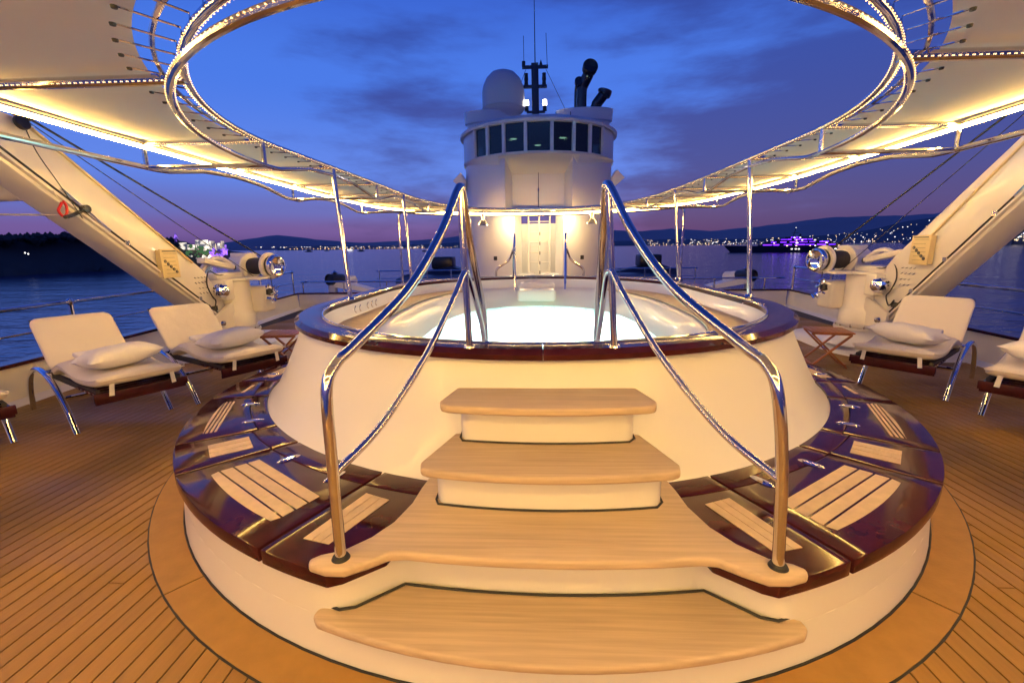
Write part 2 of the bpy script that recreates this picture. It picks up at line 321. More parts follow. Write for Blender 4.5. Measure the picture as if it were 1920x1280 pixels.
# ------------------------------------------------------------------ boats on the water
def sea_at(x, rg): p = at_range(x, 465, rg); return Vector((p.x, p.y, SEA))
def big_yacht():
    p = sea_at(1481, 500); q = Vector((p.x - CAM.x, p.y - CAM.y, 0)).normalized(); rz = math.atan2(q.y, q.x) - math.pi / 2
    t_ = thing('motor_yacht', 'long dark motor yacht lit in purple, anchored off the town', 'yacht', p, rz); t_.scale = (.78, .78, .9)
    n = 24; rows = []
    for i in range(n + 1):
        u = i / n; x = -64 + 128 * u; w = 9 * (1 - (1 - min(1, u * 2.6)) ** 2) ** .6 * (1 if u < .93 else 1 - (u - .93) * 5); w = max(w, .15)
        sheer = 5.6 + 3.2 * max(0, .45 - u) * 1.2 - (2.6 * max(0, u - .86) / .14)
        rk = -8 * (1 - min(1, u * 6)) if u < .17 else 0
        rows.append([Vector((x - rk * 0, -w * .75, 0)), Vector((x + rk, -w, sheer)), Vector((x + rk, w, sheer)), Vector((x - rk * 0, w * .75, 0))])
    MB().loft(rows).add(rows[0], [(0, 1, 2, 3)]).add(rows[-1], [(3, 2, 1, 0)]).obj('hull', 'hull_dark', t_, smooth=30)
    for k, (x0, x1, z0, z1, w) in enumerate(((-34, 50, 5.5, 8.3, 8), (-26, 40, 8.3, 11, 7), (-16, 26, 11, 13.5, 6), (-6, 12, 13.5, 15.6, 4.5))):
        d = MB().prism([(x0, -w * .5), (x0 + 7, -w), (x1, -w), (x1, w), (x0 + 7, w), (x0, w * .5)], z0, z1 - .25).obj('deck_house', 'hull_dark', t_, smooth=0)
        MB().box(((x0 + x1) / 2 + 4, 0, z1 - .1), (x1 - x0, 2 * w + 1.2, .25)).obj('deck_overhang', 'hull_dark', d, smooth=0)
        rr = random.Random(k)
        for s_ in range(7 - k):
            a0 = x0 + 6 + (x1 - x0 - 8) * s_ / (7 - k); ln = (x1 - x0 - 10) / (7 - k) * rr.uniform(.55, .98)
            MB().box((a0 + ln / 2, -w - .08, z1 - .75), (ln, .12, rr.choice((.5, .8, 1.1)))).obj('light_strip', 'led_purple', d, smooth=0)
        for s_ in range(5 - k): MB().box((rr.uniform(x0 + 8, x1 - 2), -w - .1, z0 + 1), (rr.uniform(.8, 2), .12, .8)).obj('window', 'win_white' if rr.random() < .6 else 'win_warm', d, smooth=0)
    for x in (2, 6, 9, 27, 30, 44, 47, 50): MB().box((x, -9.05, 3.3), (1.8, .3, .9)).obj('porthole', 'win_white', t_, smooth=0)
    MB().beam((2, 0, 15), (4, 0, 24), 1.6, .8).beam((0, 0, 19), (7, 0, 19.5), .5, .4).lathe([(.01, 1.4), (1, 1), (1.3, 0), (.8, -1)], (9, 0, 17), 10).obj('mast', 'hull_dark', t_)
    MB().octa((4, 0, 24.4), .45).obj('masthead_lamp', 'win_white', t_, smooth=0)
    MB().box((54, -3, 5.6), (6, 5, .3)).obj('aft_light', 'led_purple', t_, smooth=0)
big_yacht()
def small_boat(x, rg, ln, label, lit, hullm='hull_dark'):
    p = sea_at(x, rg); t_ = thing('anchored_boat', label, 'boat', p, random.uniform(-.4, .4), 'boats anchored in the bay')
    rows = [[Vector((xx * ln, -w * ln, 0)), Vector((xx * ln * 1.04, -w * ln * 1.2, .1 * ln)), Vector((xx * ln * 1.04, w * ln * 1.2, .1 * ln)), Vector((xx * ln, w * ln, 0))] for xx, w in ((-.5, .01), (-.3, .09), (0, .12), (.3, .11), (.5, .08))]
    MB().loft(rows).obj('hull', hullm, t_)
    MB().prism([(-.2 * ln, -.07 * ln), (.3 * ln, -.08 * ln), (.3 * ln, .08 * ln), (-.2 * ln, .07 * ln)], .1 * ln, .22 * ln).obj('cabin', lit, t_, smooth=0)
    MB().tube([(0, 0, .2 * ln), (0, 0, .45 * ln)], .012 * ln, 5).obj('mast', 'hull_dark', t_)
small_boat(655, 1500, 26, 'white lit boat left of the awning post, far out in the bay', 'win_white', 'gelcoat'); small_boat(676, 1350, 22, 'dark boat just right of the awning post in the bay', 'hull_dark')
small_boat(578, 1500, 22, 'dark small boat farthest left below the distant town', 'hull_dark'); small_boat(612, 1900, 24, 'small dim boat between the far town and winch', 'gelcoat'); small_boat(803, 1000, 26, 'pale boat seen beside the left stair handrail', 'gelcoat')
small_boat(1602, 900, 20, 'pale green lit boat right of the purple yacht', 'flood_green', 'gelcoat')
cb = thing('tour_boat', 'brightly lit white passenger boat moored below the island fort', 'boat', sea_at(452, 330), .1)
MB().prism([(-8, -.6), (-5, -2.2), (8, -2.2), (8, 2.2), (-5, 2.2), (-8, .6)], 0, 1.5).obj('hull', 'gelcoat', cb, smooth=0)
for k in range(3): MB().box((1.2, 0, 2 + k * 1.5), (12 - 2.6 * k, 4, .7)).obj('lit_deck', 'flood_white', cb, smooth=0); MB().box((1.2, 0, 2.6 + k * 1.5), (12.6 - 2.6 * k, 4.4, .15)).obj('deck_roof', 'gelcoat', cb, smooth=0)
# ------------------------------------------------------------------ deck
deck = MB().prism([(-6.3, -3), (6.3, -3), (6.9, 12.2), (-6.9, 12.2)], -.12, -.006).obj('deck', 'caulk', kind='structure', smooth=0)
PW = .086; rnd = random.Random(3); pm = {}
for i in range(-69, 69):
    xc = (i + .5) * PW; cut = rnd.uniform(-.5, 7.5)
    for y0, y1 in ((-2.5, cut - .003), (cut + .003, 12.15)):
        o = MB().box((0, (y0 + y1) / 2, -.02), (PW - .0085, y1 - y0, .04)).obj('plank', 'teak_deck', deck, smooth=0); o.location.x = xc
def circ(cx, cy, r, a0, a1, n): return [(cx + r * math.sin(a0 + (a1 - a0) * i / n), cy - r * math.cos(a0 + (a1 - a0) * i / n)) for i in range(n + 1)]
BC = (-.03, 4.2); BR = 2.825; TC = (-.03, 4.72)
def ringpoly(c, r0, r1, a0, a1, n=16): return circ(*c, r1, a0, a1, n) + circ(*c, r0, a0, a1, n)[::-1]
MB().prism(circ(*BC, 3.013, -math.pi, math.pi, 96)[:-1], -.001, .002).obj('margin_caulk', 'caulk', deck, smooth=0)
for k in range(8):
    a0 = R(-152 + k * 38) + .0018; a1 = R(-152 + (k + 1) * 38) - .0018
    MB().prism(ringpoly(BC, 2.6, 3.004, a0, a1, 14), -.001, .006).obj('margin_board', 'teak_margin', deck, smooth=0)
# ------------------------------------------------------------------ bulwarks and rails
BY = [-3, 4, 8, 12.3]
def bx(y, s_): return s_ * interp(y, BY, (5.5, 5.72, 6.1, 6.6))
for s_, side in ((-1, 'left'), (1, 'right')):
    w = thing('bulwark', 'cream bulwark with dark varnished cap along the %s side of the deck' % side, 'bulwark', (s_ * 5.7, 4, 0)); o0 = w.location
    ys = [-3 + 15.3 * i / 20 for i in range(21)]
    MB().loft([[Vector((bx(y, s_) - s_ * .10, y, 0)) - o0, Vector((bx(y, s_) - s_ * .02, y, .06)) - o0, Vector((bx(y, s_), y, .42)) - o0, Vector((bx(y, s_) + s_ * .12, y, .42)) - o0, Vector((bx(y, s_) + s_ * .12, y, -1.5)) - o0] for y in ys]).obj('wall', 'paint_cream', w)
    MB().loft([[Vector((bx(y, s_) + s_ * dx, y, z)) - o0 for dx, z in ((-.03, .42), (-.03, .46), (.15, .46), (.15, .42), (-.03, .42))] for y in ys]).obj('cap_rail', 'mahogany', w, smooth=25)
    rl = thing('side_railing', 'polished steel guard rail above the %s bulwark' % side, 'railing', (s_ * 5.78, 4, .46)); o0 = rl.location
    MB().tube([Vector((bx(y, s_) + s_ * .06, y, 1.03)) - o0 for y in ys], .024).obj('top_rail', 'steel', rl)
    MB().tube([Vector((bx(y, s_) + s_ * .06, y, .74)) - o0 for y in ys], .014).obj('middle_rail', 'steel', rl)
    for y in (-1.9, .55, 3.0, 5.45, 7.9, 10.35, 12.2):
        q = Vector((bx(y, s_) + s_ * .06, y, 0)) - o0
        MB().tube([q + Vector((0, 0, .46)), q + Vector((0, 0, 1.0))], .026).lathe([(.001, .045), (.03, .032), (.042, 0), (.03, -.032), (.026, -.045)], q + Vector((0, 0, 1.03)), 14).obj('post', 'steel', rl)
for s_, side in ((-1, 'left'), (1, 'right')):
    w = thing('bulwark', 'cream cross bulwark with dark cap forward of the pool, %s of the tower' % side, 'bulwark', (s_ * 4.4, 12.3, 0))
    MB().box((0, 0, .2), (4.3, .12, .44)).obj('wall', 'paint_cream', w, bevel=.01); MB().box((0, 0, .444), (4.34, .2, .04)).obj('cap_rail', 'mahogany', w, bevel=.01)
    MB().box((s_ * .35, -.075, .25), (.5, .03, .16)).obj('locker_hatch', 'paint_cream', w, bevel=.01)
    rl = thing('cross_railing', 'thin steel rail on the cross bulwark %s of the tower' % side, 'railing', (s_ * 4.4, 12.34, .46))
    MB().tube([(-2.1, 0, .29), (2.1, 0, .29)], .022).obj('top_rail', 'steel', rl)
    for x in (-2.05, -.9, .3, 1.6): MB().tube([(x, 0, 0), (x, 0, .3)], .02).obj('post', 'steel', rl)
# ------------------------------------------------------------------ pool
pool = thing('whirlpool', 'large raised white whirlpool with mahogany rim, bench ring and teak steps', 'pool', (0, 4.7, 0))
def P(mb, name, m_, parent=pool, **k):
    o = mb.obj(name, m_, parent, **k)
    if parent is pool: o.matrix_parent_inverse = Matrix.Translation((0, -4.7, 0))
    return o
def oval(off, n=96):            # tub outline offset by off
    out = []
    for i in range(n):
        a = 2 * math.pi * i / n; sx, cy = math.sin(a), -math.cos(a)
        x = TC[0] + (2.295 + off) * sx; y = (TC[1] + (2.34 + off) * cy) if cy < 0 else (6.3 + (2.55 + off) * cy)
        out.append((x, y))
    return out
def ring(off, z, n=96): return [Vector((x, y, z)) for x, y in oval(off, n)]
# drum under the bench, with the notch of the steps
NA = math.asin(.95 / BR)
def drum_path(top):
    pts = circ(*BC, BR - .0122, NA, 2 * math.pi - NA, 110)
    if not top: return circ(*BC, BR - .015, NA, 2 * math.pi - NA, 110) + circ(*BC, BR - .015, -NA, NA, 16)[1:-1]
    front = [(-.90, 1.545), (-.84, 1.56), (-.66, 1.70)] + [(x / 10, 1.655 + .05 * (x / 6.0) ** 2) for x in range(-6, 7)] + [(.66, 1.70), (.84, 1.56), (.90, 1.545)]
    return pts + [(x * .985 - .008, y) for x, y in front]
tp = drum_path(True); dm_ = MB().loft([[Vector((x, y, 0)) for x, y in circ(*BC, BR + .004, -math.pi, math.pi, 120)], [Vector((x, y, .186)) for x, y in circ(*BC, BR - .012, -math.pi, math.pi, 120)], [Vector((x, y, .186)) for x, y in circ(*BC, BR - .45, -math.pi, math.pi, 120)]])
P(dm_.loft([[Vector((x, y, .186)) for x, y in tp], [Vector((x, y, .365)) for x, y in tp]], closed=True), 'base_drum', 'gelcoat')
P(MB().tube([(x, y, .006) for x, y in circ(*BC, BR + .008, -math.pi, math.pi, 120)], .006, 6), 'base_seal', 'caulk')
# tub wall
P(MB().loft([ring(.27, .40), ring(.20, .47), ring(.10, .66), ring(.0, .88), ring(-.06, 1.03), ring(-.07, 1.06)], closed=True), 'tub_wall', 'gelcoat')
# rim boards
N = 96; oo, ii = oval(0, N), oval(-.215, N); prof = ((0, .0, 1.035), (0, .0, 1.065), (0, .18, 1.09), (.5, 0, 1.094), (1, -.12, 1.09), (1, 0, 1.075), (1, 0, 1.03))
for k in range(8):
    rows = []
    for i in range(k * 12, k * 12 + 13):
        a, b_ = Vector((*oo[i % N], 0)), Vector((*ii[i % N], 0)); gap = 0
        row = []
        for u, sh, z in prof: q = a.lerp(b_, u + sh * (1 if u == 0 else 1 if u == 1 else 0)) if u in (0, 1) else a.lerp(b_, u); q.z = z; row.append(q)
        rows.append(row)
    for e, f in ((0, 1), (-1, -2)): rows[e] = [r0.lerp(r1, .012) for r0, r1 in zip(rows[e], rows[f])]
    mb = MB().loft(rows); mb.add(rows[0], [tuple(range(7))]); mb.add(rows[-1], [tuple(range(6, -1, -1))])
    P(mb, 'rim_board', 'mahogany', smooth=28)
P(MB().tube(ring(-.222, 1.086), .008, 6, closed=True), 'rim_trim', 'steel')
# basin
def inner(off, n=96):
    out = []
    for i in range(n):
        a = 2 * math.pi * i / n; sx, cy = math.sin(a), -math.cos(a)
        sg = lambda v, p: math.copysign(abs(v) ** p, v)
        out.append((TC[0] + (1.62 + off) * sg(sx, .8), 5.62 + (2.75 + off) * sg(cy, .8)))
    return out
def iring(off, z): return [Vector((x, y, z)) for x, y in inner(off)]
P(MB().loft([ring(-.21, 1.05), ring(-.25, .93), ring(-.28, .885), iring(.02, .88), iring(-.06, .85), iring(-.16, .72), iring(-.24, .60), iring(-.30, .42), iring(-.55, .36), iring(-.62, .2), iring(-.8, .06)], closed=True), 'basin', 'gelcoat')
P(MB().prism(inner(-.8), .05, .06), 'basin_floor', 'gelcoat', smooth=0)
w_rows = []
for f in (1, .8, .6, .4, .2, .02):
    w_rows.append([Vector((TC[0] + (x - TC[0]) * f, 5.62 + (y - 5.62) * f, .59 + (random.uniform(-.012, .028) if f < .9 else 0))) for x, y in inner(-.245)])
P(MB().loft(w_rows, closed=True), 'water', 'pool_water')
for (x, y) in ((-.45, 4.3), (.45, 4.3), (0, 5.2), (-.45, 6.2), (.45, 6.2), (0, 7.0)):
    P(MB().lathe([(.001, .03), (.14, .025), (.16, 0)], (x + .03, y, .065), 16), 'underwater_lamp', 'pool_lamp')
rnd = random.Random(11)
for bxx, byy in ((-.55, 7.3), (.62, 7.4), (-.2, 7.2), (.25, 7.5)):          # boiling foam over the jets
    mb = MB()
    for k in range(26):
        r_ = abs(rnd.gauss(0, .16)); a = rnd.uniform(0, 6.28); mb.octa((bxx + r_ * math.cos(a) * 1.5, byy + r_ * math.sin(a) * .8, .60 + max(0, .11 - r_ * .5) * rnd.random()), rnd.uniform(.004, .011))
    P(mb, 'foam', 'pool_water', smooth=60, kind='stuff')
# gutter gratings left and right
for s_ in (-1, 1):
    mb = MB(); mc = MB(); y = 3.55
    while y < 7.9:
        xo = None
        dy = (y - TC[1]) / 2.06 if y < TC[1] else ((y - 6.3) / 2.27 if y > 6.3 else 0)
        if abs(dy) < .97:
            xo = 2.02 * math.sqrt(1 - dy * dy); di = abs((y - 5.62) / 2.79); xi = 1.66 * (1 - di ** 2.5) ** .4 if di < 1 else .6
            if xo - xi > .05: mb.box((TC[0] + s_ * (xo + xi) / 2, y, .900), (xo - xi, .032, .014)); mc.box((TC[0] + s_ * (xo + xi) / 2, y + .025, .888), (xo - xi - .01, .05, .004))
        y += .05
    P(mb, 'gutter_grating', 'teak_slat', smooth=0, kind='stuff'); P(mc, 'gutter_gap_shade', 'rope_dark', smooth=0, kind='stuff')  # dark strips under the slats stand in for shade in the gaps
for k in range(5): P(MB().tube([(-2.03 + .004 * k, 4.75 + .13 * k + (.1 if k < 2 else .2) + d, .985 + e) for d, e in ((.03, .035), (0, .02), (-.01, 0), (0, -.02), (.03, -.035))], .006, 6), 'tap_lever', 'steel')
P(MB().box((TC[0], 8.18, .80), (.66, .62, .20)), 'inner_step', 'gelcoat', bevel=.04, segs=3); P(MB().box((TC[0], 8.42, .93), (.66, .34, .12)), 'inner_step', 'gelcoat', bevel=.04, segs=3)
P(MB().box((TC[0], 2.98, .70), (.95, .55, .34)), 'inner_step', 'gelcoat', bevel=.04, segs=3)
# steps
def arcpts(x0, x1, yc, k, n=14): return [(x0 + (x1 - x0) * i / n + .012, yc + k * (x0 + (x1 - x0) * i / n) ** 2) for i in range(n + 1)]
SX = .012
t1 = [(-.87 + SX, 1.545), (-.93 + SX, 1.565), (-.965 + SX, 1.55), (-.97 + SX, 1.515)] + arcpts(-.94, .94, 1.315, .185) + [(.97 + SX, 1.515), (.965 + SX, 1.55), (.93 + SX, 1.565), (.87 + SX, 1.545), (.81 + SX, 1.56), (.64 + SX, 1.70)] + arcpts(-.6, .6, 1.655, .11)[::-1] + [(-.64 + SX, 1.70), (-.81 + SX, 1.56)]
P(MB().prism(t1, .175, .215), 'tread', 'teak_pale', bevel=.014, segs=3)
P(MB().tube([(x, y - .006, .218) for x, y in [(-.93 + SX, 1.565), (-.87 + SX, 1.545), (-.81 + SX, 1.56), (-.64 + SX, 1.695)] + arcpts(-.6, .6, 1.65, .11) + [(.64 + SX, 1.695), (.81 + SX, 1.56), (.87 + SX, 1.545), (.93 + SX, 1.565)]], .006, 6), 'tread_seal', 'caulk')
lt = [(-.62, 2.25), (-.643, 2.10), (-.655, 1.96), (-.70, 1.80), (-.765, 1.69), (-.85, 1.605), (-.93, 1.575), (-.965, 1.545), (-.955, 1.515), (-.88, 1.49), (-.80, 1.488), (-.72, 1.535), (-.65, 1.585)]
lt = lt[:13] + arcpts(-.6, .6, 1.555, .10) + [(.024 - x, y) for x, y in lt[:13]][::-1]
P(MB().prism(lt, .402, .445), 'landing_tread', 'teak_pale', bevel=.014, segs=3)
def step_box(hx, yf, k, z0, z1, yb=2.75):
    return MB().prism([(-hx + .012, yb), (-hx + .012, yf + k * hx * hx + .05), (-hx + .032, yf + k * hx * hx + .015)] + arcpts(-hx + .05, hx - .05, yf, k) + [(hx - .008, yf + k * hx * hx + .015), (hx + .012, yf + k * hx * hx + .05), (hx + .012, yb)], z0, z1)
P(step_box(.545, 1.90, .16, .44, .61), 'riser', 'gelcoat', smooth=40); P(step_box(.455, 2.15, .16, .64, .83), 'riser', 'gelcoat', smooth=40)
for hx, yf, k, z in ((.545, 1.894, .16, .448), (.455, 2.144, .16, .665)):
    P(MB().tube([(-hx + .006, yf + .28, z)] + [(-hx + .006, yf + k * hx * hx + .04, z)] + [(x, y, z) for x, y in arcpts(-hx + .012, hx - .03, yf, k)] + [(hx + .018, yf + k * hx * hx + .04, z), (hx + .018, yf + .28, z)], .006, 6), 'riser_seal', 'caulk')
def tread(hx, hb, yf, k, z, yb): return MB().prism([(-hb + .012, yb), (-hx + .002, yf + k * hx * hx + .07), (-hx + .017, yf + k * hx * hx + .012)] + arcpts(-hx + .04, hx - .04, yf, k) + [(hx + .007, yf + k * hx * hx + .012), (hx + .022, yf + k * hx * hx + .07), (hb + .012, yb)], z - .042, z)
P(tread(.60, .50, 1.81, .17, .662, 2.28), 'tread', 'teak_pale', bevel=.013, segs=3); P(tread(.545, .50, 2.06, .17, .88, 2.40), 'tread', 'teak_pale', bevel=.013, segs=3)
for o in pool.children:
    nm = o.name.split('.')[0]
    if nm in ('tread', 'landing_tread', 'riser', 'riser_seal', 'tread_seal'):
        low_ = max(v.co.z for v in o.data.vertices) < .3
        for v in o.data.vertices: v.co.x = v.co.x * .99 - .016 if low_ else v.co.x * .978 - .026
# bench ring: mahogany lids with teak slats
def tubR(a, extra):      # distance from BC to the tub wall foot (circle about TC) along angle a
    d = TC[1] - BC[1]; r_ = 2.60 + extra; dx, dy = math.sin(a), -math.cos(a); b_ = -dy * d * 1.0
    # |BC + t*(dx,dy) - TC| = r
    bq = -2 * dy * d; cq = d * d - r_ * r_; return (-bq + math.sqrt(bq * bq - 4 * cq)) / 2
def pol(a, r_): return (BC[0] + r_ * math.sin(a), BC[1] - r_ * math.cos(a))
def bench_seg(s_, d0, d1, wide, idx, tip=False):
    a0, a1 = s_ * R(d0), s_ * R(d1); n = 10; g = .003 * s_
    A = [a0 + g + (a1 - a0 - 2 * g) * i / n for i in range(n + 1)]
    strip = .13 if d1 < 75 else .09
    if tip: poly = [(BC[0] + s_ * .66, 1.625), (BC[0] + s_ * .80, 1.515)] + [pol(s_ * R(17.5 + (d1 - 17.5) * i / 8) - (g if i == 8 else 0), BR + .012) for i in range(9)] + [pol(a, tubR(a, strip)) for a in A[::-1]] + [(BC[0] + s_ * .56, 2.0)]
    else: poly = [pol(a, BR + .012) for a in A] + [pol(a, tubR(a, strip)) for a in A[::-1]]
    lid = MB().prism(poly, .352, .42)
    lid = P(lid, 'bench_lid', 'mahogany', bevel=.006, segs=2, label='hinged bench lid with broad teak slats' if wide else None)
    P(MB().prism([pol(a, tubR(a, strip - .005)) for a in A] + [pol(a, tubR(a, -.03)) for a in A[::-1]], .352, .42), 'hinge_strip', 'mahogany', bevel=.004)
    am = (a0 + a1) / 2; er = Vector((math.sin(am), -math.cos(am))); et = Vector((math.cos(am), math.sin(am)))
    def sub(mb, name, m_, **k):
        o = mb.obj(name, m_, lid, **k); o.matrix_parent_inverse = Matrix.Identity(4); return o
    if tip:
        qa, qb, qc, qd = [Vector((BC[0] + s_ * x, y)) for x, y in ((1.045, 1.70), (.905, 2.07), (.765, 2.01), (.915, 1.665))]
        for i in range(3):
            f0, f1 = i / 3 + .012, (i + 1) / 3 - .012
            sub(MB().prism([tuple(qa.lerp(qd, f0)), tuple(qb.lerp(qc, f0)), tuple(qb.lerp(qc, f1)), tuple(qa.lerp(qd, f1))], .41, .4235), 'slat', 'teak_slat', smooth=0)
        return
    wtot = BR - max(tubR(a0, strip), tubR(a1, strip))
    if wide:
        ns = 4; ro = BR - .135; ri_ = max(tubR(a0, strip), tubR(a1, strip), tubR(am, strip)) + .07
        half = (abs(a1 - a0) / 2) - .045
        hi = ri_ ; lo_ = ro * math.cos(half)
        if lo_ - hi < .06: hi = lo_ - .10
        edges = [hi + (lo_ - hi) * i / 3 * .98 for i in range(4)]
        edges = [hi + (ro - hi) * i / ns for i in range(ns)] + [None]
        for i in range(ns):
            r0 = edges[i]; r1 = edges[i + 1]
            def pt(r_, t_): return tuple(Vector(BC) + er * r_ + et * t_)
            g2 = .006
            def lim(rr): return min(rr * math.tan(half), math.sqrt(max(.0004, ro * ro - rr * rr)))
            if r1: poly = [pt(r0 + g2, -lim(r0)), pt(r0 + g2, lim(r0)), pt(r1 - g2, lim(r1)), pt(r1 - g2, -lim(r1))]
            else: 
                tl = lim(r0); aa = math.asin(min(1, tl / ro)); poly = [pt(r0 + g2, -tl), pt(r0 + g2, tl)] + [pt(ro * math.cos(b_), ro * math.sin(b_)) for b_ in [aa * .97 - 2 * aa * .97 * q / 10 for q in range(11)]]
            sub(MB().prism(poly, .41, .4235), 'slat', 'teak_slat', smooth=0)
        for hq in (.25, .75):
            ah = a0 + (a1 - a0) * hq; c_ = pol(ah, tubR(ah, strip)); M = Matrix.Rotation(math.atan2(c_[1] - BC[1], c_[0] - BC[0]), 3, 'Z')
            hm = MB().lathe([(.001, .008), (.02, .007), (.026, 0)], (0, 0, 0), 14); hm.v = [(x * 2.7, y * .8, z) for x, y, z in hm.v]
            hm.v = [tuple(M @ Vector(v) + Vector((*c_, .42))) for v in hm.v]; sub(hm, 'hinge', 'chrome')
    else:
        ro = BR - .17; ri_ = max(tubR(a0, strip), tubR(a1, strip)) + .02; hw = min(.11, abs(a1 - a0) / 2 * ri_ - .05)
        for i in range(3):
            t0 = -hw + 2 * hw * i / 3 + .005; t1_ = -hw + 2 * hw * (i + 1) / 3 - .005
            sub(MB().prism([tuple(Vector(BC) + er * r_ + et * t_) for r_, t_ in ((ri_, t0), (ro, t0), (ro, t1_), (ri_, t1_))], .41, .4235), 'slat', 'teak_slat', smooth=0)
for s_ in (-1, 1):
    for idx, (d0, d1, wide) in enumerate(((13, 25, False), (25, 46, True), (46, 56, False), (56, 76, True), (76, 86.5, False), (86.5, 107, True), (107, 118, False))): bench_seg(s_, d0, d1, wide, idx, idx == 0)
# ------------------------------------------------------------------ stair handrails
for s_, side in ((-1, 'left'), (1, 'right')):
    h = thing('stair_handrail', 'polished steel stair handrail on the %s of the teak steps' % side, 'handrail', (.01 + s_ * .855, 1.55, .445)); o0 = h.location
    def V(x, y, z): return Vector((.01 + s_ * x, y, z)) - o0
    ib = 0 if s_ < 0 else 1; k0, k1, k2, k3 = (.853, .85, .478, .448) if s_ < 0 else (.828, .762, .300, .352)      # base, bend, apex, rim-post x
    mixx = lambda f: k1 + (k2 - k1) * f
    top = spline([V(k0, 1.55, .445), V(k0 * .6 + k1 * .4, 1.555, .85), V(k1 + .002, 1.57, 1.13), V(mixx(.04), 1.63, 1.215), V(mixx(.16), 1.72, 1.27), V(mixx(.54), 2.02, 1.46), V(mixx(.82), 2.26, 1.70), V(k2 + .006, 2.42, 1.91), V(k2 - .01, 2.475, 1.945), V(k2 - .01, 2.53, 1.91), V(k2 * .6 + k3 * .4 - .02, 2.68, 1.6), V(k3 - .04, 2.86, 1.20), V(k3 - .04, 2.88, .88)], 8)
    MB().tube(top, .0215, 14).obj('top_rail', 'steel', h)
    ka, kb = k0 * .55 + k1 * .45, k2 * .5 + k3 * .5; mixl = lambda f: ka + (kb - ka) * f
    low = spline([V(ka, 1.555, .80), V(mixl(.28), 1.80, .90), V(mixl(.63), 2.08, 1.13), V(mixl(.9), 2.32, 1.38), V(kb + .004, 2.43, 1.49), V(kb - .006, 2.475, 1.505), V(kb - .015, 2.55, 1.46), V(k3 - .03, 2.80, 1.17), V(k3 - .04, 2.87, 1.0)], 8)
    MB().tube(low, .016, 12).obj('lower_rail', 'steel', h)
    MB().tube([V(k3, 2.47, 1.09), V(k2 - .005, 2.468, 1.93)], .019, 12).obj('post', 'steel', h)
    MB().lathe([(.001, .012), (.031, .01), (.036, 0)], V(k0, 1.55, .446), 18).obj('base_collar', 'caulk', h)
    MB().lathe([(.001, .014), (.030, .01), (.034, 0)], V(k3, 2.47, 1.091), 16).obj('flange', 'steel', h)
    h = thing('ladder_handrail', 'small steel handrail at the far pool edge, %s one' % side, 'handrail', (.04 + s_ * .46, 8.6, .9)); o0 = h.location
    def V(x, y, z): return Vector((.04 + s_ * x, y, z)) - o0
    MB().tube(spline([V(.45, 8.3, .85), V(.46, 8.45, 1.3), V(.47, 8.6, 1.80), V(.475, 8.68, 1.84), V(.48, 8.78, 1.75), V(.50, 8.86, 1.35), V(.50, 8.9, 1.05)], 6), .021, 10).obj('tall_rail', 'steel', h)
    MB().tube(spline([V(.485, 8.8, 1.62), V(.60, 8.95, 1.38), V(.80, 9.1, 1.24), V(.86, 9.15, 1.16), V(.865, 9.16, 1.0)], 6), .021, 10).obj('side_rail', 'steel', h)
# ------------------------------------------------------------------ awning
aw = thing('awning', 'cream canvas awning on a curved steel tube frame with warm light strips', 'awning', (0, 6, 0))
AX = -.02; ZU = 2.48; ZL = 2.30
def A(mb, name, m_, **k):
    mb.v = [(x + interp(y, [1.4, 2.4, 3.8, 6], [-.11, -.08, -.05, 0]), y, z) for x, y, z in mb.v]      # the awning sits slightly skewed to port aft
    o = mb.obj(name, m_, aw, **k); o.matrix_parent_inverse = Matrix.Translation((0, -6, 0)); return o
def inner_x(y, off=0, na=2.60):
    if 4.0 <= y <= 6.05: return 2.16 + off
    d, n_ = (min(1, (4.0 - y) / (na + off)), 2.0) if y < 4 else (min(1, (y - 6.05) / (4.9 + off)), 3.0)
    return (2.16 + off) * (1 - d ** n_) ** (1 / n_)
OY = [-8, -7.6, -5.5, 0, 2.6, 3.6, 6.5, 8.2, 9.2, 10.0, 10.8, 11.4, 11.8, 12.0]; OX = [0, 1.6, 2.6, 2.85, 3.03, 3.12, 3.33, 3.33, 3.28, 3.08, 2.62, 1.95, 1.15, 0]  # aft end lengthened out of view so its strips light the step fronts
def outer_x(y): return interp(y, OY, OX)
def half_inner(off=0, n=64, na=2.60):
    y0, y1 = 4.0 - na - off, 10.95 + off; ys = [(y0 + y1) / 2 - (y1 - y0) / 2 * math.cos(math.pi * i / n) for i in range(n + 1)]; return [(inner_x(y, off, na), y) for y in ys]
def closed_loop(half, z): return [Vector((AX + x, y, z(y) if callable(z) else z)) for x, y in half] + [Vector((AX - x, y, z(y) if callable(z) else z)) for x, y in half[::-1][1:-1]]
def outer_half(): 
    pts = [Vector((x, y, 0)) for x, y in zip(OX, OY)]; return [(max(0, v.x), v.y) for v in spline(pts, 6)]
LOWP = [1.1, 3.0, 3.55, 3.75, 3.95, 4.5, 5.0, 5.5, 6.1, 6.3, 6.5, 7.0, 7.5, 8.0, 8.6, 8.8, 9.0, 9.6, 10.2, 12.1]
LOWZ = [0, 0, 0, 0, .0, .085, .105, .085, .0, 0, .0, .085, .105, .085, 0, 0, 0, .08, .10, .10]
def lowz(y): return ZL + interp(y, LOWP, LOWZ)
hi_ = half_inner(); ho = outer_half(); hi2 = [(inner_x(1.15 + 9.8 * i / 220), 1.15 + 9.8 * i / 220) for i in range(221)]
A(MB().tube(closed_loop(hi_, ZU), .019, 12, closed=True), 'inner_top_ring', 'steel'); A(MB().tube(closed_loop(half_inner(0, 160, 2.74), lowz), .017, 10, closed=True), 'inner_lower_ring', 'steel')
A(MB().tube(closed_loop(half_inner(.10), ZU + .03), .012, 8, closed=True), 'lacing_tube', 'steel')
A(MB().tube(closed_loop(ho, ZU), .020, 10, closed=True), 'outer_top_tube', 'steel')
hof = []
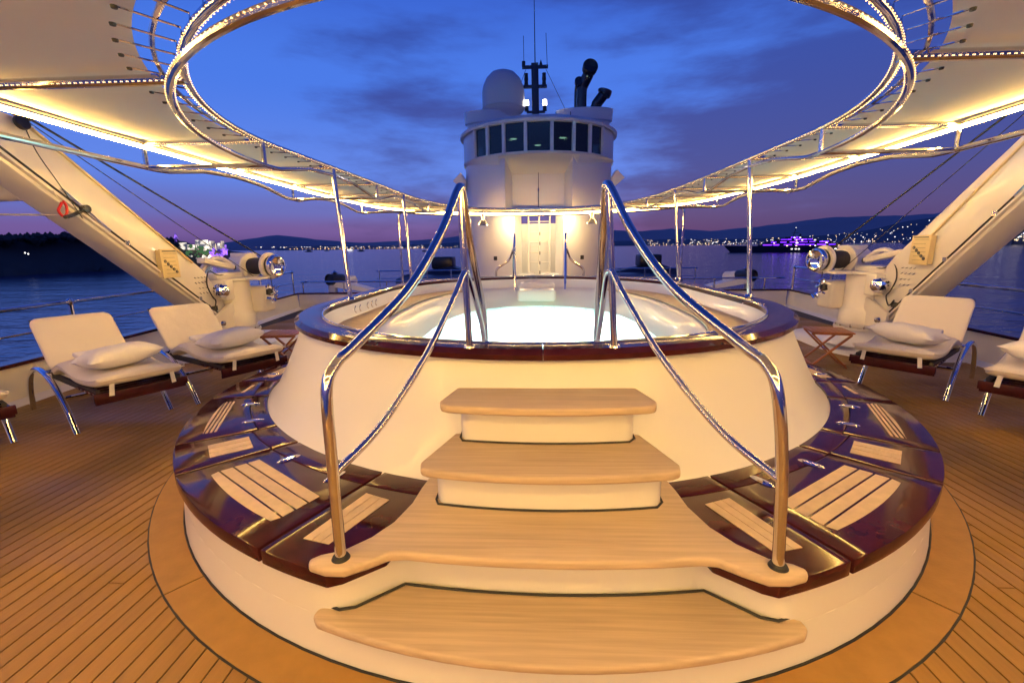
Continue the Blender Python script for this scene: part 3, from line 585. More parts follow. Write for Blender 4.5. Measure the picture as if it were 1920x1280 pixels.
for i in range(len(ho) - 1):
    for k in range(3): hof.append((ho[i][0] + (ho[i + 1][0] - ho[i][0]) * k / 3, ho[i][1] + (ho[i + 1][1] - ho[i][1]) * k / 3))
hof.append(ho[-1])
A(MB().tube(closed_loop(hof, lowz), .020, 10, closed=True), 'outer_lower_tube', 'steel')
A(MB().tube(closed_loop([(max(0, x - .015), y) for x, y in ho], ZU - .03), .011, 8, closed=True), 'led_strip', 'led_warm', label='bright warm light strip along the outer awning edge')
ST = [-5.5, -3.4, -1.6, .2, 2.42, 3.75, 5.0, 6.3, 7.5, 8.8, 9.9]
for y in ST:
    for s_ in (-1, 1):
        xi = inner_x(y) if y > 1.3 else 0; xo = outer_x(y)
        if y > 1.3 or s_ == 1:
            A(MB().tube([(AX + s_ * xi if y > 1.3 else AX - xo, y, ZU), (AX + s_ * xo, y, ZU)], .026 if y < 3 else .018, 10), 'cross_beam', 'steel')
            mb = MB(); x0 = xi if y > 1.3 else -xo; n_ = int((xo - x0) / .03)
            for k in range(n_):
                for dy in (-.027, .027): mb.octa((AX + s_ * (x0 + (xo - x0) * (k + .5) / n_), y + dy, ZU - .012), .0036)
            A(mb, 'led_beads', 'led_bead', smooth=0, kind='stuff')
            if y < 1: A(MB().tube([(AX - xo, y, ZU - .035), (AX + xo, y, ZU - .035)], .010, 8), 'led_strip', 'led_warm')  # unseen aft strips, added to warm the riser fronts
        if y in (3.75, 6.3, 8.8):
            A(MB().tube([(AX + s_ * xi, y, ZL), (AX + s_ * xo, y, ZL)], .017, 10), 'cross_beam', 'steel'); A(MB().tube([(AX + s_ * xi, y, ZL), (AX + s_ * xi, y, ZU)], .018, 10), 'spacer', 'steel')
        if y > 3: A(MB().tube([(AX + s_ * xo, y, lowz(y)), (AX + s_ * xo, y, ZU)], .017, 10), 'spacer', 'steel')
        if y in (5.0, 7.5):
            yb = y - .05; xb = 2.16; A(MB().tube([(.075 + s_ * xb, yb, 1.09), (AX + s_ * inner_x(y), y, ZU)], .024, 14), 'post', 'steel'); A(MB().lathe([(.001, .03), (.036, .026), (.05, .006), (.052, 0)], (.075 + s_ * xb, yb, 1.088), 18), 'post_flange', 'steel')
mb = MB(); lp = closed_loop(half_inner(0, 300), ZU)
for i, q in enumerate(lp):
    if q.y < 5.2:
        cdir = Vector((AX - q.x, 5 - q.y, 0)).normalized(); mb.octa(q + cdir * .022 - Vector((0, 0, .008)), .0032); mb.octa(q - cdir * .021 - Vector((0, 0, .010)), .0032)
A(mb, 'led_beads', 'led_bead', smooth=0, kind='stuff')
mb = MB(); lp = closed_loop(half_inner(0, 300, 2.74), lowz)
for i, q in enumerate(lp):
    if q.y < 3.2: cdir = Vector((AX - q.x, 5 - q.y, 0)).normalized(); mb.octa(q + cdir * .019, .003); mb.octa(q - cdir * .019 , .003)
A(mb, 'led_beads', 'led_bead', smooth=0, kind='stuff')
# canvas panels between stations
def in_pt(y_or_u, s_, zone):
    return None
keys = [-8, -5.5, -3.4, -1.6, .2, 2.42, 3.75, 5.0, 6.3, 7.5, 8.8, 9.9, 12.0]
def canvas_pair(v):      # v: station coordinate along outer; returns inner,outer points
    xo = outer_x(v) + .15
    if v < 2.42: u = (v + 8) / 10.42; yi = 1.24 + (2.42 - 1.24) * u ** 1.6
    elif v > 9.9: u = (v - 9.9) / 2.1; yi = 9.9 + (11.05 - 9.9) * u ** .8
    else: yi = v
    return (inner_x(yi, .16) if 1.24 < yi < 11.1 else 0, yi), (max(0, xo), v)
for s_ in (-1, 1):
    for k in range(len(keys) - 1):
        rows = []
        for i in range(13):
            v = keys[k] + (keys[k + 1] - keys[k]) * i / 12; (xi, yi), (xo, yo) = canvas_pair(v); row = []
            for j in range(11):
                u = j / 10; sag = .035 * math.sin(math.pi * u) * math.sin(math.pi * i / 12) - .006 * math.sin(7 * u)
                row.append(Vector((AX + s_ * (xi + (xo - xi) * u), yi + (yo - yi) * u, ZU + .032 - sag * .5 + .01 * (1 - u))))
            rows.append(row)
        A(MB().loft(rows), 'canvas_panel', 'canvas', smooth=60)
mb = MB(); mh = MB(); lp = closed_loop(half_inner(.13, 64), ZU + .02); ln_ = closed_loop(half_inner(.02, 64), ZU + .02); lg = closed_loop(half_inner(.22, 64), ZU + .02)
for q, q2, q3 in zip(lp, ln_, lg):
    if q.y < 9.5: mb.tube([q3, q2, q2 - Vector((0, 0, .03))], .0045, 5); mh.lathe([(.001, -.012), (.010, -.010), (.012, .0)], q3, 8)
A(mb, 'lacing_hooks', 'steel', kind='stuff'); A(mh, 'grommets', 'rope_dark', kind='stuff')
for x in (-1.3, 1.32):
    lamp = thing('deck_lamp', 'chrome downlight hanging under the far awning end, %s of the ladder' % ('left' if x < 0 else 'right'), 'lamp', (x, 11.3, 2.16))
    MB().lathe([(.001, .26), (.045, .26), (.045, .10), (.06, .09), (.12, .0), (.125, -.02), (.11, -.02), (.001, .02)], (0, 0, 0), 20).obj('shade', 'chrome', lamp); MB().tube([(0, 0, .25), (0, 0, .36)], .015, 8).obj('stem', 'steel', lamp)
# bent poles forward of the pool
for s_, side in ((-1, 'left'), (1, 'right')):
    h = thing('bent_pole', 'thin steel pole with bent top beyond the %s pool edge' % side, 'pole', (s_ * 3.05 + (.2 if s_ > 0 else -.1), 10.6, 0))
    MB().tube(spline([(0, 0, 0), (0, 0, 2.0), (0, 0, 2.32), (-s_ * .03, 0, 2.4), (-s_ * .14, 0, 2.44), (-s_ * .6, 0, 2.44)], 6), .026, 10).obj('tube', 'steel', h); MB().lathe([(.001, .02), (.05, .018), (.055, 0)], (0, 0, 0), 14).obj('foot', 'steel', h)
# ------------------------------------------------------------------ tower
tw = thing('bridge_tower', 'round white tower with a band of dark bridge windows above the pool', 'tower', (.06, 14.6, 0)); TR = 2.18
def arcw(r_, z, a0, a1, n=24): return [Vector((r_ * math.sin(R(a0 + (a1 - a0) * i / n)), -r_ * math.cos(R(a0 + (a1 - a0) * i / n)), z)) for i in range(n + 1)]
for s_ in (-1, 1):
    MB().loft([arcw(TR, -1, s_ * 17.5, s_ * 120), arcw(TR, 2.62, s_ * 17.5, s_ * 120)]).loft([arcw(TR - .25, -1, s_ * 17.5, s_ * 120), arcw(TR - .25, 2.62, s_ * 17.5, s_ * 120)]).loft([[arcw(TR, z, s_ * 17.5, s_ * 120)[0], arcw(TR - .6, z, s_ * 17.5, s_ * 120)[0]] for z in (-1, 2.62)]).obj('lower_shell', 'gelcoat', tw)
    MB().loft([arcw(TR, 2.62, s_ * 24, s_ * 120), arcw(TR, 3.93, s_ * 24, s_ * 120)]).loft([arcw(TR - .22, 2.62, s_ * 17, s_ * 120), arcw(TR, 2.62, s_ * 17, s_ * 120)]).obj('upper_shell', 'gelcoat', tw)
    MB().loft([[arcw(TR, z, s_ * 24, 0)[0], Vector((s_ * .72, -1.35, z))] for z in (2.62, 3.9)]).obj('recess_cheek', 'gelcoat', tw)
    MB().loft([arcw(TR + .04, 3.96, s_ * 50, s_ * 120), arcw(TR + .04, 4.74, s_ * 50, s_ * 120)]).obj('band_side', 'gelcoat', tw)
MB().box((0, -1.33, 3.2), (1.5, .06, 1.2)).obj('recess_panel', 'gelcoat', tw); MB().box((0, -1.62, 2.60), (1.9, .6, .05)).obj('recess_floor', 'gelcoat', tw)
# soffit under the windows
so_ = arcw(TR + .08, 3.95, -72, 72, 36); si_ = []
for i in range(37):
    a = -72 + 4 * i
    if abs(a) <= 24: si_.append(Vector((.72 * a / 24, -1.36, 3.58)))
    else: k = min(1, (abs(a) - 24) / 48); si_.append(Vector((TR * math.sin(R(a)), -TR * math.cos(R(a)), 3.72 + .22 * k)))
MB().loft([so_, arcw(TR + .09, 3.99, -72, 72, 36), ]).loft([so_, si_]).obj('soffit', 'gelcoat', tw, smooth=50)
MB().loft([arcw(TR + .11, 3.985, -56, 56, 36), arcw(TR + .11, 4.0, -56, 56, 36), arcw(TR - .25, 4.0, -56, 56, 36)]).obj('window_sill', 'gelcoat', tw)
MB().loft([arcw(TR + .02, 4.73, -120, 120, 48), arcw(TR + .13, 4.72, -120, 120, 48), arcw(TR + .14, 4.79, -120, 120, 48), arcw(TR + .05, 4.83, -120, 120, 48), arcw(TR - .1, 4.92, -120, 120, 48), arcw(.9, 5.02, -120, 120, 48)]).obj('roof_brim', 'gelcoat', tw, smooth=45)
B = [-50, -36.5, -23.5, -8.5, 8.5, 23.5, 36.5, 50]
for i in range(8):
    a = R(B[i]); q = Vector(((TR + .06) * math.sin(a), -(TR + .06) * math.cos(a), 0)); MB().beam(q + Vector((0, 0, 3.99)), q + Vector((0, 0, 4.74)), .085, .1, (math.sin(a), -math.cos(a), 0)).obj('mullion', 'gelcoat', tw, smooth=0, bevel=.01)
    if i < 7:
        a2 = R(B[i + 1]); q2 = Vector(((TR + .05) * math.sin(a2), -(TR + .05) * math.cos(a2), 0)); q1 = q * ((TR + .05) / (TR + .06)); z0, z1 = Vector((0, 0, 3.99)), Vector((0, 0, 4.74)); nrm = Vector((math.sin((a + a2) / 2), -math.cos((a + a2) / 2), 0)) * .012
        MB().add([q1 + z0, q2 + z0, q2 + z1, q1 + z1, q1 + z0 - nrm, q2 + z0 - nrm, q2 + z1 - nrm, q1 + z1 - nrm], [(0, 1, 2, 3), (7, 6, 5, 4), (0, 4, 5, 1), (1, 5, 6, 2), (2, 6, 7, 3), (3, 7, 4, 0)]).obj('window_pane', 'glass_dark', tw, smooth=0)
        [MB().beam(q1 + Vector((0, 0, z)), q2 + Vector((0, 0, z)), .05, .035).obj('window_frame', 'gelcoat', tw, smooth=0) for z in (4.005, 4.725)]
MB().prism(circ(0, 0, 2.1, -1.9, 1.9, 30), 4.70, 4.72).obj('room_ceiling', 'room', tw, smooth=0); MB().box((0, .5, 4.33), (3.4, .05, .74)).obj('room_wall', 'room', tw, smooth=0); MB().prism(circ(0, 0, 2.1, -1.9, 1.9, 30), 3.95, 3.97).obj('room_floor', 'dark_blue_paint', tw, smooth=0); MB().box((0, -1.3, 4.05), (2.2, .5, .12)).obj('console', 'black', tw, smooth=0)
for x, y in ((-.7, -.7), (.7, -.7), (0, .2)): MB().lathe([(.17, .0), (.16, -.05), (.001, -.05)], (x, y, 4.69), 18).obj('ceiling_lamp', 'black', tw); MB().lathe([(.10, -.056), (.001, -.056)], (x, y, 4.69), 14).obj('lamp_glow', 'room_lamp', tw)
for s_ in (-1, 1):
    f = MB().lathe([(.66, 4.6), (.74, 5.10), (.80, 5.13), (.82, 5.46), (.76, 5.48), (.72, 5.40), (.001, 5.3)], (s_ * 1.33, -.3, 0), 36)
    f.v = [(x, y, z + (y + .2) * .10 * (z - 4.5) / .6) for x, y, z in f.v]; f.obj('funnel_ring', 'gelcoat', tw)
    MB().add([(s_ * 2.15, -.7, 3.25), (s_ * 2.48, -.75, 3.52), (s_ * 2.25, -.75, 3.75), (s_ * 2.1, -.7, 3.5), (s_ * 2.15, -.2, 3.25), (s_ * 2.48, -.2, 3.52), (s_ * 2.25, -.2, 3.75), (s_ * 2.1, -.2, 3.5)], [(0, 1, 2, 3), (7, 6, 5, 4), (0, 4, 5, 1), (1, 5, 6, 2), (2, 6, 7, 3)]).obj('side_light_box', 'gelcoat', tw, smooth=0)
MB().box((0, -.3, .65), (2.6, .1, 3.3)).obj('inner_wall', 'gelcoat', tw, smooth=0); MB().box((0, -.37, 2.02), (1.5, .06, .5)).obj('inner_fascia', 'paint_cream', tw, smooth=0)
for x in (-.4, .33): MB().box((x, -1.55, .83), (.55, .5, .1)).obj('threshold', 'lamp_white' if False else 'gelcoat', tw, bevel=.02)
for s_ in (-1, 1): a = R(s_ * 33); MB().box(((TR + .01) * math.sin(a), -(TR + .01) * math.cos(a), 1.32), (.11, .03, .11), Matrix.Rotation(a, 3, 'Z')).obj('socket_plate', 'rope_dark', tw, bevel=.01)
MB().tube([(0, -1.42, 3.85), (0, -1.42, 2.64)], .008, 6).obj('halyard', 'rope_dark', tw); MB().tube([(0, -1.42, 3.2), (0, -1.42, 3.12)], .018, 8).obj('halyard_clip', 'steel', tw)
for s_ in (-1, 1): MB().lathe([(.05, .0), (.05, -.03), (.001, -.03)], (s_ * .68, -2.34, 2.50), 14).obj('recess_lamp', 'flood_lamp', tw); MB().lathe([(.001, .03), (.10, .03), (.13, -.02), (.12, -.02), (.09, .015), (.001, .015)], (s_ * .68, -2.34, 2.50), 18).obj('lamp_cover', 'gelcoat', tw)  # covers added to keep this light off the upper tower
for s_ in (-1, 1): MB().lathe([(.03, .0), (.03, -.02), (.001, -.02)], (s_ * .42, -1.15, 2.50), 14).obj('recess_lamp', 'flood_lamp', tw)  # small lamps added to brighten the inner wall of the recess
ld = thing('ladder', 'pale narrow ladder in the lit recess at the foot of the tower', 'ladder', (.08, 13.2, 0))
for x in (-.30, .0, .30): MB().tube([(x, 0, .0), (x, .0, 2.45)], .022 if x else .018, 8).obj('rail', 'paint_cream', ld)
for k in range(8): MB().tube([(-.3, 0, .35 + .28 * k), (.3, 0, .35 + .28 * k)], .014, 6).obj('rung', 'paint_cream', ld)
for k in range(4): MB().box((-.15, .12, 1.45 + .16 * k), (.28, .1, .03)).obj('louvre', 'paint_cream', ld, smooth=0)
for k in range(5): MB().box((.02, -.03, .9 + .27 * k), (.025, .03, .09)).obj('cable_clip', 'rope_dark', ld, smooth=0)
dm = thing('radome', 'big grey satellite dome on the tower roof', 'radome', (-.92, 14.0, 4.95)); MB().lathe([(.20, 0), (.25, .16), (.48, .36), (.585, .48), (.59, .52), (.60, .9), (.57, 1.08), (.48, 1.28), (.33, 1.43), (.15, 1.5), (.001, 1.52)], (0, 0, 0), 36).obj('dome', 'sat_dome', dm, smooth=60); MB().lathe([(.592, .50), (.606, .51), (.592, .53)], (0, 0, 0), 36).obj('seam', 'sat_dome', dm)
ms = thing('signal_mast', 'dark signal mast with whip aerials and two lit lamps on the tower roof', 'mast', (.0, 14.0, 4.86))
MB().beam((0, 0, 0), (-.03, 0, 1.75), .20, .14, (0, 1, 0)).obj('pole', 'dark_blue_paint', ms, bevel=.01); MB().box((-.02, 0, 1.66), (.72, .12, .06)).box((-.02, 0, 1.16), (.66, .12, .06)).box((0, 0, .50), (.52, .1, .05)).obj('cross_arm', 'dark_blue_paint', ms, smooth=0)
for x in (-.27, .23): MB().lathe([(.001, .30), (.055, .30), (.05, .25), (.06, .14), (.05, .1), (.06, 0), (.001, 0)], (x, 0, 1.2), 14).obj('signal_lamp', 'black', ms)
for x in (-.26, .25): MB().lathe([(.001, .16), (.055, .15), (.06, .02), (.001, 0)], (x, 0, .66), 14).obj('lit_lamp', 'lamp_white', ms); MB().lathe([(.05, .14), (.06, 0), (.001, 0)], (x, 0, .525), 12).obj('lamp_base', 'black', ms)
MB().tube([(-.02, 0, 1.7), (-.05, 0, 4.0)], [.016, .006], 6).obj('whip_aerial', 'black', ms); MB().tube([(-.33, 0, 1.66), (-.34, 0, 2.45)], .008, 5).obj('whip_aerial', 'black', ms); MB().tube([(.32, 0, 1.66), (.28, 0, 2.5)], .008, 5).obj('whip_aerial', 'black', ms)
MB().lathe([(.001, .14), (.05, .13), (.05, 0)], (-.34, 0, 1.68), 10).obj('sensor', 'black', ms); MB().lathe([(.001, .16), (.04, .05), (.05, 0)], (.14, 0, 1.69), 10).obj('sensor', 'black', ms); MB().tube([(.28, 0, 1.6), (1.0, .2, .3), (1.15, .2, .05)], .007, 5).obj('stay_wire', 'black', ms); MB().tube([(-.28, 0, 1.6), (-.6, .2, .9)], .007, 5).obj('stay_wire', 'black', ms)
for x in (.55, .95): MB().tube([(x, -.4, .0), (x, -.4, .38)], .01, 5).obj('stub_aerial', 'black', ms)
ex = thing('exhaust_stack', 'black glossy exhaust pipes with round open ends on the right funnel', 'exhaust', (1.3, 14.2, 5.34))
MB().tube(spline([(0, 0, 0), (0, 0, .5), (.03, 0, .72), (.15, -.06, .95), (.20, -.16, 1.08)], 6), [.15] * 12 + [.155] * 12 + [.2], 18).obj('pipe', 'exhaust', ex); MB().lathe([(.001, .02), (.15, .03), (.2, .06), (.215, .02), (.2, -.14)], (.21, -.22, 1.14), 22, axis=(.15, -1, .35)).obj('pipe_mouth', 'black', ex)
MB().tube(spline([(-.1, .1, 0), (-.1, .1, .55), (-.09, .02, .72), (-.08, -.12, .8)], 6), .1, 14).lathe([(.001, .0), (.13, .0), (.13, -.1)], (-.08, -.14, .82), 16, axis=(0, -1, .3)).obj('pipe', 'exhaust', ex)
MB().tube(spline([(.3, 0, -.05), (.42, 0, .22), (.62, -.03, .48), (.66, -.04, .60)], 6), [.13] * 6 + [.15] * 6 + [.2] * 6 + [.17], 16).obj('pipe', 'exhaust', ex)
# ------------------------------------------------------------------ forward clutter beyond the pool
for s_, side in ((-1, 'left'), (1, 'right')):
    v = thing('vent_cowl', 'cream tilted cylinder with black open end beyond the %s bulwark' % side, 'vent', (s_ * 5.95, 13.0, .45))
    MB().lathe([(.001, -.04), (.13, -.04), (.15, 0), (.165, 0), (.165, -.5), (.15, -.55)], (0, -.1, .32), 22, axis=(s_ * .35, -1, .05)).obj('mouth', 'black', v); MB().tube([(0, 0, .32), (-s_ * .35, .8, .22)], .165, 18).obj('barrel', 'paint_cream', v)
    MB().add([(-s_ * .1, -.05, .3), (-s_ * 1.35, .1, -.05), (-s_ * 1.35, .5, -.05), (-s_ * .1, .5, .3), (-s_ * .1, -.05, .1), (-s_ * 1.35, .1, -.12), (-s_ * 1.35, .5, -.12), (-s_ * .1, .5, .1)], [(0, 1, 2, 3), (4, 5, 6, 7), (0, 4, 5, 1), (1, 5, 6, 2), (2, 6, 7, 3), (3, 7, 4, 0)]).obj('fairing', 'paint_cream', v, smooth=0)
    MB().box((0, .1, .05), (.2, .2, .3)).obj('stand', 'paint_cream', v, bevel=.02); MB().lathe([(.05, .0), (.09, .05), (.001, .12)], (-s_ * .1, .1, .46), 10).obj('shackle', 'steel', v)
    b = thing('stowed_tender', 'dark covered tender stowed forward on the %s, beyond the pool' % side, 'boat', (s_ * 4.3, 19.5, -.6))
    rows = [[Vector((x, -w, .2)), Vector((x, -w * 1.1, .75)), Vector((x, -w * .5, h_)), Vector((x, w * .5, h_)), Vector((x, w * 1.1, .75)), Vector((x, w, .2))] for x, w, h_ in ((-1.7, .1, .9), (-1.3, .6, 1.1), (-.3, .9, 1.3), (.8, .9, 1.45), (1.6, .8, 1.2))]
    MB().loft(rows).obj('hull', 'dark_blue_paint', b); MB().box((.4, 0, 1.6), (.9, .9, .5)).obj('console', 'black', b, bevel=.08)
    f = thing('fore_railing', 'low steel railing around the lower foredeck on the %s' % side, 'railing', (s_ * 3.9, 16.5, 0)); MB().tube([(-1.9, 0, .82), (1.8, 0, .82)], .02, 8).obj('rail', 'steel', f); MB().tube([(-1.9, 0, .55), (1.8, 0, .55)], .013, 6).obj('rail', 'steel', f)
    for k in range(5): MB().tube([(-1.8 + .88 * k, 0, -.5), (-1.8 + .88 * k, 0, .86)], .018, 8).obj('post', 'steel', f)
    c_ = thing('foredeck_house', 'low cream deck house edge forward of the pool, %s side' % side, 'deck house', (s_ * 3.4, 17.2, -1.2)); MB().prism([(-1.3, -.3), (1.5, -.3), (1.5, 1.4), (-1.3, 1.4)], 0, 1.72).obj('wall', 'paint_cream', c_, bevel=.05); MB().prism([(-1.35, -.35), (1.55, -.35), (1.55, 1.45), (-1.35, 1.45)], 1.722, 1.76).obj('roof', 'dark_blue_paint', c_, bevel=.01)
# ------------------------------------------------------------------ cranes
def crane(s_, side):
    c = thing('davit_crane', 'cream knuckle boom crane rising towards the viewer on the %s side' % side, 'crane', (s_ * 5.0, 7.1, 0)); o0 = c.location
    def V(x, y, z): return Vector((s_ * x, y, z)) - o0
    def O(mb, name, m_, parent=c, **k): return mb.obj(name, m_, parent, **k)
    pl = [(4.5, 8.3), (4.42, 7.4), (4.45, 6.9), (4.6, 6.55), (4.9, 6.38), (5.4, 6.33), (5.98, 6.33), (6.1, 8.3)]
    rows = [[V(x + (5.1 - x) * f, y + (7.1 - y) * f, z) for x, y in pl] for f, z in ((0, .0), (.06, .12), (.25, .20), (.5, .24))]
    mb = MB().loft(rows, closed=True); O(mb, 'plinth', 'gelcoat', smooth=60)
    O(MB().lathe([(.62, .14), (.46, .24), (.41, .30), (.41, .345)], V(5, 7.1, 0), 36), 'cone', 'gelcoat', smooth=60)
    O(MB().lathe([(.42, .35), (.42, .385), (.36, .385), (.36, .41), (.40, .41), (.40, .44), (.33, .44)], V(5, 7.1, 0), 36), 'flange', 'paint_cream')
    for k in range(14): a = 2 * math.pi * k / 14; O(MB().lathe([(.016, 0), (.016, .05), (.001, .055)], V(5, 7.1, .385) + Vector((.385 * math.cos(a), .385 * math.sin(a), 0)), 6), 'bolt', 'steel')
    O(MB().lathe([(.375, .44), (.375, .62), (.35, .66), (.335, .69), (.335, 1.16), (.365, 1.17), (.365, 1.21), (.001, 1.22)], V(5, 7.1, 0), 36), 'pedestal', 'paint_cream')
    # foot bracket with pin
    O(MB().add([V(4.76, 6.86, .86), V(4.76, 6.42, .68), V(4.76, 6.42, .45), V(4.76, 6.9, .45), V(4.80, 6.86, .86), V(4.80, 6.42, .68), V(4.80, 6.42, .45), V(4.80, 6.9, .45)], [(0, 1, 2, 3), (4, 5, 6, 7), (0, 4, 5, 1), (1, 5, 6, 2), (2, 6, 7, 3), (3, 7, 4, 0)]), 'foot_bracket', 'paint_cream', smooth=0)
    O(MB().lathe([(.001, .03), (.035, .025), (.045, 0)], V(4.758, 6.56, .56), 14, axis=(-s_, 0, 0)), 'pivot_pin', 'steel')
    # boom: side plate profile in (y, z)
    prof = [(6.50, .50), (6.86, .60), (6.64, 1.30), (6.52, 1.44), (4.25, 3.42), (3.9, 3.42), (3.78, 3.22)] if s_ > 0 else [(6.67, .52), (6.88, .62), (6.42, 1.34), (6.26, 1.46), (4.28, 2.86), (4.02, 2.90), (3.88, 2.60)]
    hy, hz = prof[4]
    n = len(prof)
    vs = [V(4.82, y, z) for y, z in prof] + [V(5.17, y, z) for y, z in prof]
    boom = O(MB().add(vs, [tuple(range(n)), tuple(range(2 * n - 1, n - 1, -1))] + [(i, (i + 1) % n, n + (i + 1) % n, n + i) for i in range(n)]), 'boom', 'paint_cream', bevel=.012)
    dl = Vector((0, prof[6][0] - prof[0][0], prof[6][1] - prof[0][1])).normalized(); nl = Vector((0, dl.z, -dl.y)) # nl points to upper side?
    inn = Vector((0, -dl.z, dl.y)) if Vector((0, -dl.z, dl.y)).dot(Vector((0, 6.58 - 6.5, 1.46 - .5))) > 0 else nl
    p0 = V(4.812, *prof[0]); e = lambda t_, h_, dx=0: p0 + dl * t_ + inn * h_ + Vector((-s_ * dx, 0, 0))
    O(MB().tube([e(.1, .10), e(3.55, .10)], .010, 6), 'groove', 'rope_dark', boom); O(MB().beam(e(.02, .045), e(3.6, .045), .02, .07, (s_, 0, 0)), 'edge_flange', 'paint_cream', boom, smooth=0)
    O(MB().beam(e(.95, .48), e(3.4, .46), .02, .03, (s_, 0, 0)), 'edge_flange', 'sign_plate', boom, smooth=0)
    for t_ in (.62, 1.2, 1.9): O(MB().box(e(t_, .10, .008), (.02, .05, .05)), 'groove_clip', 'steel', boom, smooth=0)
    O(MB().box(e(.30, .12, .004), (.02, .10, .07)), 'vent_plate', 'rope_dark', boom, smooth=0)
    # sign
    sg = V(4.75, 6.03, 1.53) if s_ > 0 else V(4.75, 5.72, 1.48); sb = O(MB().box(sg, (.02, .28, .36)), 'instruction_plate', 'sign_plate', bevel=.004, label='yellowish instruction plate with five round symbols')
    def on(dy, dz): return sg + Vector((-s_ * .0125, -dy * s_, dz))
    for k in range(5): O(MB().lathe([(.012, 0), (.020, 0), (.020, .003), (.012, .003)], on(-.085 + .042 * k, .03 - .034 * k), 16, axis=(-s_, 0, 0)), 'symbol', 'sign_ink', sb); O(MB().box(on(-.085 + .042 * k, .03 - .034 * k), (.003, .011, .011)), 'symbol', 'sign_ink', sb, smooth=0)
    O(MB().box(on(0, .155), (.003, .22, .012)), 'title_line', 'sign_ink', sb, smooth=0)
    for k in range(6): O(MB().box(on(-.01 if k % 2 else .01, .125 - .05 * k), (.002, .21 - .03 * (k % 3), .003)), 'text_line', 'sign_ink', sb, smooth=0)
    for dy in (-.125, .125): O(MB().box(sg + Vector((s_ * .035, dy, 0)), (.05, .02, .34)), 'plate_bracket', 'sign_plate', sb, smooth=0)
    for r_ in range(4):
        for k in range(4 if r_ < 2 else 3): q = e(.80, .36, .006) + Vector((0, .16 - .065 * k, -.03 - .075 * r_)); O(MB().beam(q, q + Vector((0, -.03, .012 + .008 * (r_ % 2))), .004, .008, (s_, 0, 0)), 'load_mark', 'sign_ink', boom, smooth=0)
    # valve box with glazed gauge
    vb = O(MB().box(V(4.82, 6.72, 1.05), (.26, .20, .30)), 'valve_box', 'paint_cream', bevel=.012); O(MB().lathe([(.001, .10), (.06, .09), (.10, .05), (.115, 0)], V(4.76, 6.62, 1.04), 20, axis=(-s_ * .5, -1, 0)), 'glass_gauge', 'chrome', vb)
    for k in range(6): O(MB().octa(V(4.74 + .03 * (k % 3), 6.53, 1.0 + .045 * (k // 2)), .02), 'gauge_lever', 'black', vb, smooth=0)
    O(MB().box(V(5.05, 6.66, 1.03), (.22, .12, .22)), 'valve_body', 'rope_dark', smooth=0)
    # luffing link
    lk = O(MB().beam(V(4.88, 7.12, 1.37), V(4.88, 6.45, 1.50), .08, .13, (s_, 0, 0)), 'luff_link', 'paint_cream', bevel=.02)
    arc = [V(4.96, 7.28 - .74 * k / 10, 1.25 + .27 * math.sin(math.pi * (k + 1.5) / 13)) for k in range(11)]
    O(MB().tube(arc, .04, 8), 'luff_bracket', 'paint_cream'); O(MB().lathe([(.001, .02), (.04, .015), (.04, 0)], V(4.835, 7.1, 1.37), 12, axis=(-s_, 0, 0)), 'pivot_pin', 'rope_dark')
    O(MB().box(V(5.0, 7.0, 1.25), (.32, .62, .09)), 'link_seat', 'paint_cream', bevel=.02)
    hose = spline([V(4.86, 7.0, 1.28), V(4.84, 6.72, 1.27), V(4.83, 6.52, 1.34), V(4.80, 6.40, 1.16), V(4.79, 6.46, .98), V(4.79, 6.52, .90), V(4.79, 6.45, .78), V(4.79, 6.37, .86)], 6); O(MB().tube(hose, .010, 6), 'hose', 'black')
    # winch
    wc = V(4.58, 7.52, 1.37); ax = Vector((-s_, -.22, 0)).normalized()
    wn = O(MB().lathe([(.001, -.62), (.17, -.62), (.19, -.58), (.19, -.34), (.001, -.34)], wc, 28, axis=ax), 'winch_motor', 'paint_cream')
    O(MB().lathe([(.13, -.26), (.14, -.2), (.135, .0), (.14, .1)], wc, 24, axis=ax), 'rope_drum', 'rope_dark', wn)
    for d in (-.32, .08): O(MB().lathe([(.1, d), (.215, d), (.225, d + .02), (.215, d + .05), (.1, d + .05)], wc, 32, axis=ax), 'drum_flange', 'paint_cream', wn)
    O(MB().lathe([(.10, .13), (.17, .14), (.175, .18), (.14, .20)], wc, 28, axis=ax), 'drum_gap', 'black', wn)
    O(MB().lathe([(.165, .17), (.18, .19), (.185, .235), (.172, .26), (.15, .265), (.13, .22), (.05, .20), (.001, .20)], wc, 32, axis=ax), 'warping_head', 'chrome', wn)
    O(MB().box(V(5.02, 7.68, 1.40), (.26, .34, .38)), 'winch_housing', 'paint_cream', bevel=.015)
    O(MB().box(V(4.68, 7.3, 1.19), (.55, .5, .04)), 'winch_shelf', 'paint_cream', bevel=.01); O(MB().prism([(s_ * 4.5 - o0.x, .15), (s_ * 5.0 - o0.x, .15), (s_ * 5.0 - o0.x, .5), (s_ * 4.5 - o0.x, .5)], .62, 1.05), 'gear_case', 'paint_cream', bevel=.05, segs=3)
    rr = random.Random(5); mv = MB()
    for k in range(16): q = V(4.36, 7.32, .93) + Vector((rr.uniform(-.09, .09), rr.uniform(-.1, .1), rr.uniform(-.13, .13))); mv.tube([q, q + Vector((rr.uniform(-.06, .06), rr.uniform(-.06, .02), rr.uniform(-.05, .05)))], rr.uniform(.008, .022), 8)
    O(mv, 'valve_cluster', 'chrome'); O(MB().lathe([(.001, .06), (.05, .04), (.055, -.04), (.001, -.06)], V(4.40, 7.27, .96), 12), 'solenoid', 'black'); O(MB().tube([V(4.34, 7.25, 1.2), V(4.34, 7.26, 1.0)], .006, 6), 'hose', 'black')
